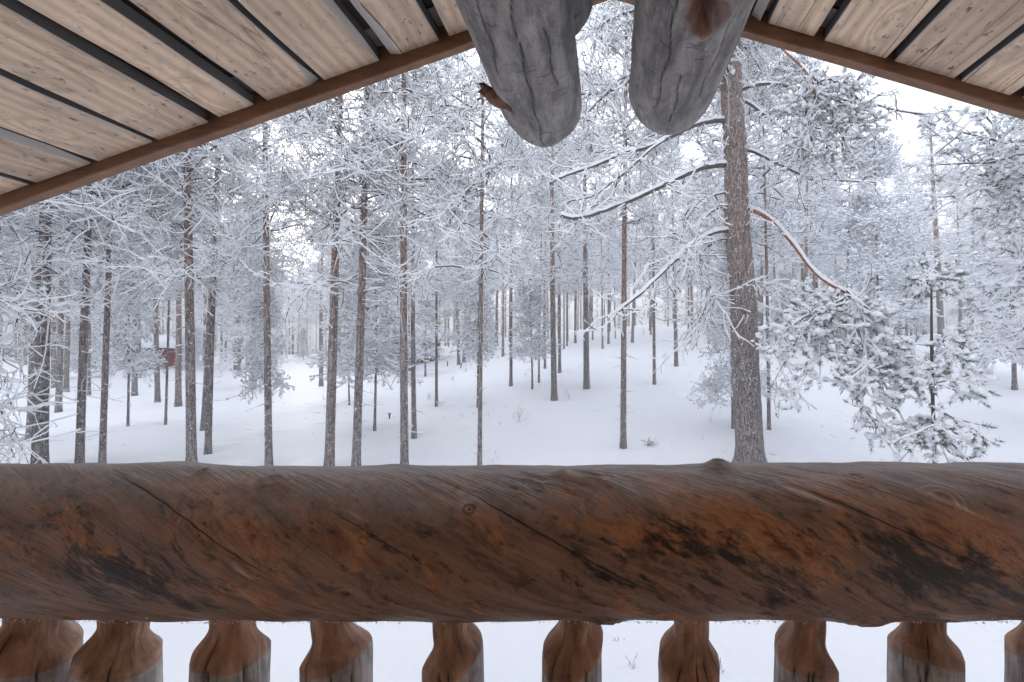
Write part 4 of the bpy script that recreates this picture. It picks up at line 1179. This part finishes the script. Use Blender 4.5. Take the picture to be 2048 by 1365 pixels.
limbs = [
 # pixel path with distance, radius start/end, snow thickness, twigs, orange
 ([(1462, 332, 8.5), (1440, 330, 8.4), (1400, 337, 8.2), (1340, 365, 8.0), (1262, 400, 7.8), (1195, 425, 7.6), (1150, 437, 7.5), (1122, 430, 7.4)], .062, .026, .055, 34, 0),
 ([(1460, 245, 8.5), (1435, 241, 8.4), (1392, 250, 8.3), (1335, 277, 8.1), (1290, 296, 8.0), (1243, 306, 7.9), (1205, 325, 7.8), (1130, 352, 7.6), (1105, 365, 7.6)], .055, .014, .042, 44, 0),
 ([(1335, 277, 8.1), (1300, 300, 7.9), (1262, 335, 7.8), (1215, 372, 7.7), (1180, 395, 7.6), (1150, 400, 7.6)], .03, .008, .03, 24, 0),
 ([(1460, 120, 8.5), (1400, 115, 8.5), (1340, 125, 8.4), (1285, 145, 8.3), (1240, 160, 8.2), (1210, 190, 8.1), (1180, 222, 8.1), (1160, 240, 8.0)], .05, .012, .04, 60, 0),
 ([(1285, 145, 8.3), (1225, 182, 8.3), (1170, 190, 8.2), (1100, 195, 8.1)], .026, .008, .035, 30, 0),
 ([(1460, 40, 8.5), (1380, 20, 8.3), (1300, 15, 8.1), (1220, 40, 8.0), (1180, 70, 7.9)], .04, .01, .035, 70, 0),
 ([(1462, 384, 8.5), (1440, 388, 8.4), (1405, 398, 8.3), (1380, 425, 8.2), (1368, 455, 8.2), (1355, 500, 8.1)], .026, .012, .02, 14, 0),
 ([(1465, 412, 8.5), (1445, 413, 8.4), (1420, 425, 8.3), (1400, 448, 8.1), (1390, 480, 8.0), (1370, 500, 7.9)], .034, .016, .03, 12, 0),
 ([(1468, 464, 8.5), (1445, 462, 8.4), (1415, 470, 8.2), (1380, 492, 8.0), (1340, 530, 7.8), (1300, 570, 7.6), (1265, 600, 7.5), (1235, 625, 7.4), (1219, 648, 7.3)], .048, .022, .055, 26, 0),
 ([(1470, 480, 8.5), (1440, 480, 8.5), (1410, 500, 8.6), (1385, 520, 8.7), (1350, 550, 8.8)], .02, .008, .02, 30, 0),
 ([(1484, 420, 8.5), (1510, 422, 8.4), (1545, 442, 8.3), (1582, 482, 8.1), (1622, 535, 7.9), (1655, 565, 7.7), (1690, 585, 7.6), (1725, 610, 7.5)], .058, .030, .040, 5, 1),
 ([(1480, 182, 8.5), (1505, 172, 8.4), (1545, 168, 8.3), (1590, 176, 8.2), (1640, 188, 8.1), (1700, 204, 8.0), (1760, 212, 7.9), (1800, 222, 7.8), (1850, 232, 7.7)], .034, .012, .036, 10, 0),
 ([(1480, 200, 8.5), (1500, 208, 8.4), (1540, 238, 8.3), (1580, 268, 8.2), (1596, 290, 8.1), (1600, 312, 8.1), (1640, 338, 8.0)], .04, .012, .026, 22, 0),
 ([(1484, 300, 8.5), (1510, 305, 8.4), (1550, 325, 8.3), (1600, 348, 8.2), (1660, 360, 8.1), (1750, 366, 8.0)], .04, .010, .035, 18, 0),
 ([(1486, 560, 8.5), (1510, 565, 8.5), (1545, 570, 8.4), (1580, 600, 8.3)], .016, .006, .016, 12, 0),
 ([(1466, 560, 8.5), (1440, 575, 8.4), (1415, 600, 8.4), (1400, 660, 8.3)], .014, .006, .016, 26, 0),
 ([(1476, 640, 8.5), (1440, 650, 8.7), (1400, 645, 8.9), (1375, 660, 9.0)], .012, .005, .016, 22, 0),
 ([(1492, 700, 8.5), (1530, 690, 8.4), (1560, 720, 8.3)], .016, .006, .02, 8, 0),
]
for pts, ra, rb, th, nt, orange in limbs:
    P = spline([W(*p) for p in pts], 60) - O
    P = P + np.stack([fbm(np.stack([np.arange(60) * .12, np.full(60, q * 9.7 + ra * 900), np.zeros(60)], -1), 3) * .03 for q in range(3)], -1) * np.linspace(0, 1, 60)[:, None]
    r = np.linspace(ra, rb, 60)
    m = MB(); round_tube(m, P, r, 10, 0, lump=.04)
    b_ = link('branch', m.mesh('branch', [ORLIMB if orange else LIMBM], True), big)
    if orange: b_['label'] = 'orange-barked limb reaching down to the right'
    m = MB(); snow_cap(m, P[2:], r[2:], th)
    s_ = link('snow_ridge', m.mesh('snow_ridge', [TWIG, SNOW], True), b_)
    m = MB()
    E, D = side_twigs(m, P, nt, (.2, .75), sub=3, sn=.020, tmin=.22)
    tag(link('twigs', m.mesh('twigs', [TWIG, RIME]), b_), kind='stuff')
# crown above the frame and between the logs
m = MB()
for k in range(26):
    z = R.uniform(7.6, 12); az = R.uniform(0, 6.28); L = R.uniform(1.2, 2.6)
    cx, cy = bigpath(np.array([z])); p0 = np.array([cx[0], cy[0], z])
    P = spline([p0, p0 + [math.cos(az) * L * .5, math.sin(az) * L * .5, .15], p0 + [math.cos(az) * L, math.sin(az) * L, R.uniform(-.5, .3)]], 14)
    tubes4(m, P[None], np.linspace(.03, .01, 14)[None], np.full((1, 14), .03))
    E, D = side_twigs(m, P, 40, (.2, .8), sub=3, sn=.018)
    k_ = R.random(len(E)) < .25; shoots(m, E[k_], D[k_], .1, 10, .8)
link('crown', m.mesh('crown', [TWIG, RIME, SNOW, NEEDLE]), big)
# tangles hugging the trunk
m = MB()
zz = np.linspace(3.2, 7.2, 30); cx, cy = bigpath(zz)
E, D = side_twigs(m, np.stack([cx, cy, zz], -1), 60, (.2, .6), sub=2, sn=.018, wild=1.2)
tag(link('twigs', m.mesh('twigs', [TWIG, RIME]), big), kind='stuff')
print('big pine')
# drooping green bough at the end of the orange limb
def bough(name, start, targets, parent, origin, n_tw=9, ends=2, tl=(.15, .42), sag=.1, snow=1.0, r0=.018, needles=26):
    m = MB()
    for (px, py, Y) in targets:
        e = W(px, py, Y); s = np.array(start); L_ = np.linalg.norm(e - s); s = s + R.normal(0, .07 * min(L_, 1), 3)
        mid = (s + e) / 2 + [R.normal(0, .13 * L_), R.normal(0, .15 * L_), sag + R.normal(0, .12 * L_)]
        P = spline([s, mid, e], 14) - origin
        tubes4(m, P[None], np.linspace(r0, .006, 14)[None], np.full((1, 14), .020) * R.uniform(.6, 1.3, (1, 14)), (0, 1), .5)
        E, D = side_twigs(m, P, n_tw, tl, sub=ends, sn=.026, r=.006, tmin=.3, wild=.5, up=-.05, bend=.3)
        D = nrm(D) + [0, 0, .1]
        shoots(m, E, D, .13, needles, snow)
        shoots(m, P[-1:], (P[-1:] - P[-2:-1]), .15, needles, snow)
    return link(name, m.mesh(name, [TWIG, SNOW, SNOW, NEEDLE]), parent)
hub = W(1690, 588, 7.6)
tg1 = [(1565, 650, 7.4), (1545, 700, 7.2), (1550, 760, 7.3), (1590, 800, 7.2), (1640, 640, 7.5), (1600, 620, 7.9), (1640, 760, 7.1), (1665, 690, 7.4), (1700, 730, 7.2), (1740, 640, 7.4), (1765, 680, 7.3), (1715, 780, 7.0), (1760, 790, 7.1)]
bough('green_bough', hub, tg1, big, O, 11, 2)
tg2 = [(1720, 840, 7.0), (1760, 870, 6.9), (1810, 850, 7.0), (1830, 780, 7.2), (1790, 910, 6.9), (1800, 745, 7.3)]
bough('green_bough', W(1715, 660, 7.4), tg2, big, O, 10, 2)
# hanging bough under the right roof slope
hb = [(1590, 210, 6.6), (1620, 300, 6.6), (1660, 300, 6.5), (1690, 250, 6.6), (1730, 210, 6.5), (1640, 190, 6.7), (1590, 150, 6.8), (1710, 320, 6.6), (1680, 350, 6.7), (1745, 270, 6.7)]
P = spline([W(1420, -60, 8.4), W(1500, 20, 7.6), W(1565, 95, 6.9), W(1618, 150, 6.6), W(1632, 200, 6.6)], 30) - O
m = MB(); round_tube(m, P, np.linspace(.045, .02, 30), 9); o = link('branch', m.mesh('branch', [ORLIMB], True), big)
m = MB(); snow_cap(m, P, np.linspace(.045, .02, 30), .02); link('snow_ridge', m.mesh('snow_ridge', [TWIG, SNOW], True), o)
bough('green_bough', W(1620, 160, 6.6), hb, big, O, 16, 2, (.12, .4), .05, .62, .012, 18)
# right-edge dark green bough belongs to the pine beyond the frame
rb = tag(empty('pine_tree', (float(W(2290, 900, 8)[0]), 8.0, 0)), 'pine out of frame at upper right with bare twiggy boughs under the eave', 'pine tree')
link('trunk', trunk_mesh(12, .15, 3).mesh('trunk', BARK, True), rb)
o0 = np.array(rb.location)
bough('green_bough', W(2290, 330, 8), [(1900, 260, 7.6), (1960, 330, 7.6), (1880, 330, 7.9), (1990, 250, 7.6), (1850, 250, 8.2), (1920, 400, 7.8), (2010, 420, 7.8), (2030, 340, 7.6), (1960, 450, 8.0)], rb, o0, 20, 2, (.2, .6), -.1, .8, .03, 20)
bough('green_bough', W(2290, 520, 8), [(2010, 500, 7.8), (1990, 560, 7.9), (2040, 600, 7.8), (1975, 610, 8.0), (2040, 540, 7.5)], rb, o0, 14, 2, (.2, .5), 0, 1.0, .03, 20)

# ------------------------------------------------------------------ small snow-laden pine in front
SY = 6.5
sb = np.array([(1872 - PX) / F * SY, SY, float(ground((1872 - PX) / F * SY, SY))])
sap = tag(empty('young_pine', sb), 'small green pine loaded with pillows of snow at the lower right', 'pine tree')
P = spline([sb - [0, 0, .2], W(1870, 930, SY), W(1864, 750, SY), W(1863, 620, SY), W(1863, 560, SY)], 30) - sb
m = MB(); round_tube(m, P, np.linspace(.036, .010, 30), 10); link('trunk', m.mesh('trunk', [TWIG], True), sap)
whorls = [((1863, 575), [(1838, 560), (1895, 558), (1885, 578), (1842, 585), (1863, 540), (1870, 560)], 0.74),
          ((1864, 690), [(1935, 672), (1915, 690), (1900, 700), (1815, 695)], 1.07),
          ((1864, 730), [(1790, 705), (1805, 745), (1820, 780), (1920, 720), (1845, 770)], 1.07),
          ((1867, 770), [(1940, 765), (1925, 790), (1810, 790), (1890, 740)], 1.02),
          ((1868, 820), [(1960, 850), (1968, 882), (1820, 860), (1905, 875)], 0.98),
          ((1870, 850), [(1945, 925), (1795, 925), (1820, 955), (1900, 930), (1965, 950), (1870, 920), (1785, 885)], 0.98)]
for (c, tg, sn) in whorls:
    bough('branch', W(c[0], c[1], SY), [(a, b_, SY + R.uniform(-.35, .35)) for a, b_ in tg], sap, sb, 4, 1, (.06, .18), .05, sn, .010, 40)
# ------------------------------------------------------------------ cabins and small things in the snow
def cabin(name, px, py, Y, w, d, hgt, wallm, label, wins=True):
    X = (px - PX) / F * Y; z0 = float(ground(X, Y))
    o = tag(empty(name, (X, Y, z0)), label, 'cabin')
    o.rotation_euler.z = math.atan2(-X, Y) + .12
    m = MB()
    for k in range(int(hgt / .2)):
        for q, (cx, cy, sx, sy) in enumerate(((0, -d / 2, w, .1), (0, d / 2, w, .1), (-w / 2, 0, .1, d), (w / 2, 0, .1, d))):
            box(m, (cx, cy, .1 + k * .2), (sx, sy, .192))
    link('wall', m.mesh('wall', wallm), o)
    m = MB(); v = [(-w / 2, -d / 2, hgt), (w / 2, -d / 2, hgt), (w / 2, d / 2, hgt), (-w / 2, d / 2, hgt), (-w / 2, 0, hgt + d * .28), (w / 2, 0, hgt + d * .28)]
    m.add(v, [[0, 3, 4]]); m.add(v, [[1, 5, 2]]); link('gable', m.mesh('gable', wallm), o)
    m = MB()
    for s in (-1, 1):
        e = d / 2 + .45; q = hgt - .45 * .56
        for (dz, th) in ((0.02, .10),):
            v = [(-w / 2 - .4, s * e, q), (w / 2 + .4, s * e, q), (w / 2 + .4, 0, hgt + d * .28), (-w / 2 - .4, 0, hgt + d * .28)]
            v += [(a, b_, c + .1) for a, b_, c in v]
            m.add(v, [[0, 1, 2, 3], [4, 7, 6, 5], [0, 4, 5, 1], [1, 5, 6, 2], [0, 3, 7, 4]])
    link('roof', m.mesh('roof', DARKWOOD), o)
    m = MB()
    n = 14; X_, Y_ = np.meshgrid(np.linspace(-w / 2 - .45, w / 2 + .45, n), np.linspace(-d / 2 - .5, d / 2 + .5, n))
    Z_ = hgt + d * .28 + .45 - np.abs(Y_) * .56 + .05 * fbm(np.stack([X_, Y_, X_ * 0], -1), 2)
    Z_[[0, -1]] -= .30; Z_[:, [0, -1]] -= .30
    i = (np.arange(n - 1)[:, None] * n + np.arange(n - 1)[None]).ravel()
    m.add(np.stack([X_, Y_, Z_], -1), np.stack([i, i + 1, i + n + 1, i + n], 1)); link('roof_snow', m.mesh('roof_snow', SNOW, True), o)
    for s in ((-.28, .28) if wins else ()):
        m = MB(); box(m, (0, 0, 0), (.9, .06, .9)); f = link('window', m.mesh('window', WHITEP), o); f.location = (s * w, -d / 2 - .06, hgt * .55)
        m = MB(); box(m, (0, -.035, 0), (.72, .02, .72)); link('pane', m.mesh('pane', GLASSD), f)
    return o
cabin('red_cabin', 316, 720, 34, 2.9, 2.4, 1.7, REDM, 'small red cabin with snow on its roof among the trees at the left', False)
cabin('brown_cabin', 826, 690, 35, 3.6, 3.0, 2.0, BROWNCAB, 'dim brown cabin behind the tall dark brown pine', False)
# bollard lamp with snow cap
p = hit_ground(779, 838); o = tag(empty('garden_post', p), 'short metal post with a snow cap in the glade', 'post')
m = MB(); round_tube(m, [(0, 0, -.1), (0, 0, .10), (0, 0, .14)], [.022, .022, .026], 10); round_tube(m, [(0, 0, .13), (0, 0, .14), (0, 0, .16), (0, 0, .17)], [.02, .05, .05, .02], 12); link('post', m.mesh('post', DARKM), o)
m = MB(); lumps(m, np.array([[0, 0, .19]]), np.array([[.058, .058, .045]]), ICO2, 0, .03); link('snow_cap', m.mesh('snow_cap', SNOW, True), o)
for k, (px, py, lab, tl) in enumerate(((895, 731, 'upright black stake sticking out of the snow', .0), (921, 735, 'tilted black stake sticking out of the snow', .2))):
    p = hit_ground(px, py + 2); m = MB(); box(m, (0, 0, .1), (.06, .06, .5)); o = tag(link('stake', m.mesh('stake', DARKM)), lab, 'stake', None); o.location = p; o.rotation_euler = (0, tl, .3)
p = W(1103, 688, 20); m = MB()
# snow-caked clump by the dead-twigged pine
p = hit_ground(1298, 893); o = tag(empty('snowy_shrub', p), 'little round shrub caked with snow right of the dead-twigged pine', 'shrub')
m = MB(); R = np.random.default_rng(9)
n = 46; a = R.uniform(0, 6.28, n); d = np.stack([np.cos(a) * .6, np.sin(a) * .6, R.uniform(.5, 1.2, n)], -1)
Pc = curves(np.zeros((n, 3)), d, R.uniform(.12, .26, n), 5, R.normal(0, .3, (n, 3)) - [0, 0, .35], .06)
tubes4(m, Pc, np.full((n, 5), .006), np.full((n, 5), .018) * R.uniform(.5, 1.4, (n, 1))); link('stems', m.mesh('stems', [TWIG, SNOW]), o)
# bare weed stalks poking out of the snow
weeds = [(1042, 845, .62), (1034, 846, .5), (857, 800, .3), (905, 763, .3), (1052, 756, .3), (1132, 790, .35), (975, 832, .22), (925, 835, .2), (1405, 880, .12), (1448, 905, .14), (880, 815, .3), (1330, 716, .35), (650, 800, .3), (1138, 800, .2), (1984, 757, .5), (1384, 700, .45), (1000, 850, .2), (960, 925, .3), (985, 928, .25),
         (1265, 1340, .1), (1445, 1340, .09), (1410, 1256, .1), (572, 1250, .06), (1235, 1280, .05)]
for k, (px, py, hh) in enumerate(weeds):
    p = hit_ground(px, py); m = MB(); n = 3 + k % 4
    d = np.stack([R.normal(0, .3, n), R.normal(0, .3, n), np.ones(n)], -1)
    Pc = curves(np.stack([R.normal(0, .02, n), R.normal(0, .02, n), np.full(n, -.02)], -1), d, R.uniform(.5, 1.1, n) * hh, 6, R.normal(0, .15, (n, 3)), .05)
    th = .0035 if hh > .15 else .003
    tubes4(m, Pc, np.full((n, 6), th), np.full((n, 6), .003))
    if hh > .25:
        li = np.repeat(np.arange(n), 6); b0 = Pc[li, R.integers(2, 6, len(li))]
        P2 = curves(b0, R.normal(0, .6, (len(li), 3)) + [0, 0, .6], R.uniform(.2, .4, len(li)) * hh, 4, R.normal(0, .3, (len(li), 3)), .05)
        tubes4(m, P2, np.full((len(li), 4), .0025), np.full((len(li), 4), .004))
    tag(link('weed_stalk', m.mesh('weed_stalk', [TWIG, RIME])), 'bare frosted stalks poking out of the snow', 'plant', 'stalks poking out of the snow').location = p
# tiny fir on the right bank
p = hit_ground(1963, 748); o = tag(empty('young_pine', p), 'tiny frosted pine seedling on the right bank', 'pine tree')
c = link('crown', CR['young0'], o); c.scale = (.3, .3, .18); c.location.z = -.22
m = MB(); round_tube(m, [(0, 0, -.1), (0, 0, .7)], [.012, .006], 6); link('trunk', m.mesh('trunk', [TWIG]), o)
# overhead cable
m = MB(); a_, b_ = W(1560, 506, 26), W(2160, 494, 19); t = np.linspace(0, 1, 30)[:, None]
round_tube(m, a_ * (1 - t) + b_ * t - np.array([0, 0, .25]) * (4 * t * (1 - t)), .012, 5)
tag(link('overhead_cable', m.mesh('overhead_cable', [DARKM])), 'thin dark cable strung through the trees at the right', 'cable')
print('done', sum(len(o.data.polygons) for o in sc.objects if o.type == 'MESH'), len(bpy.data.meshes), sum(len(m.polygons) for m in bpy.data.meshes))
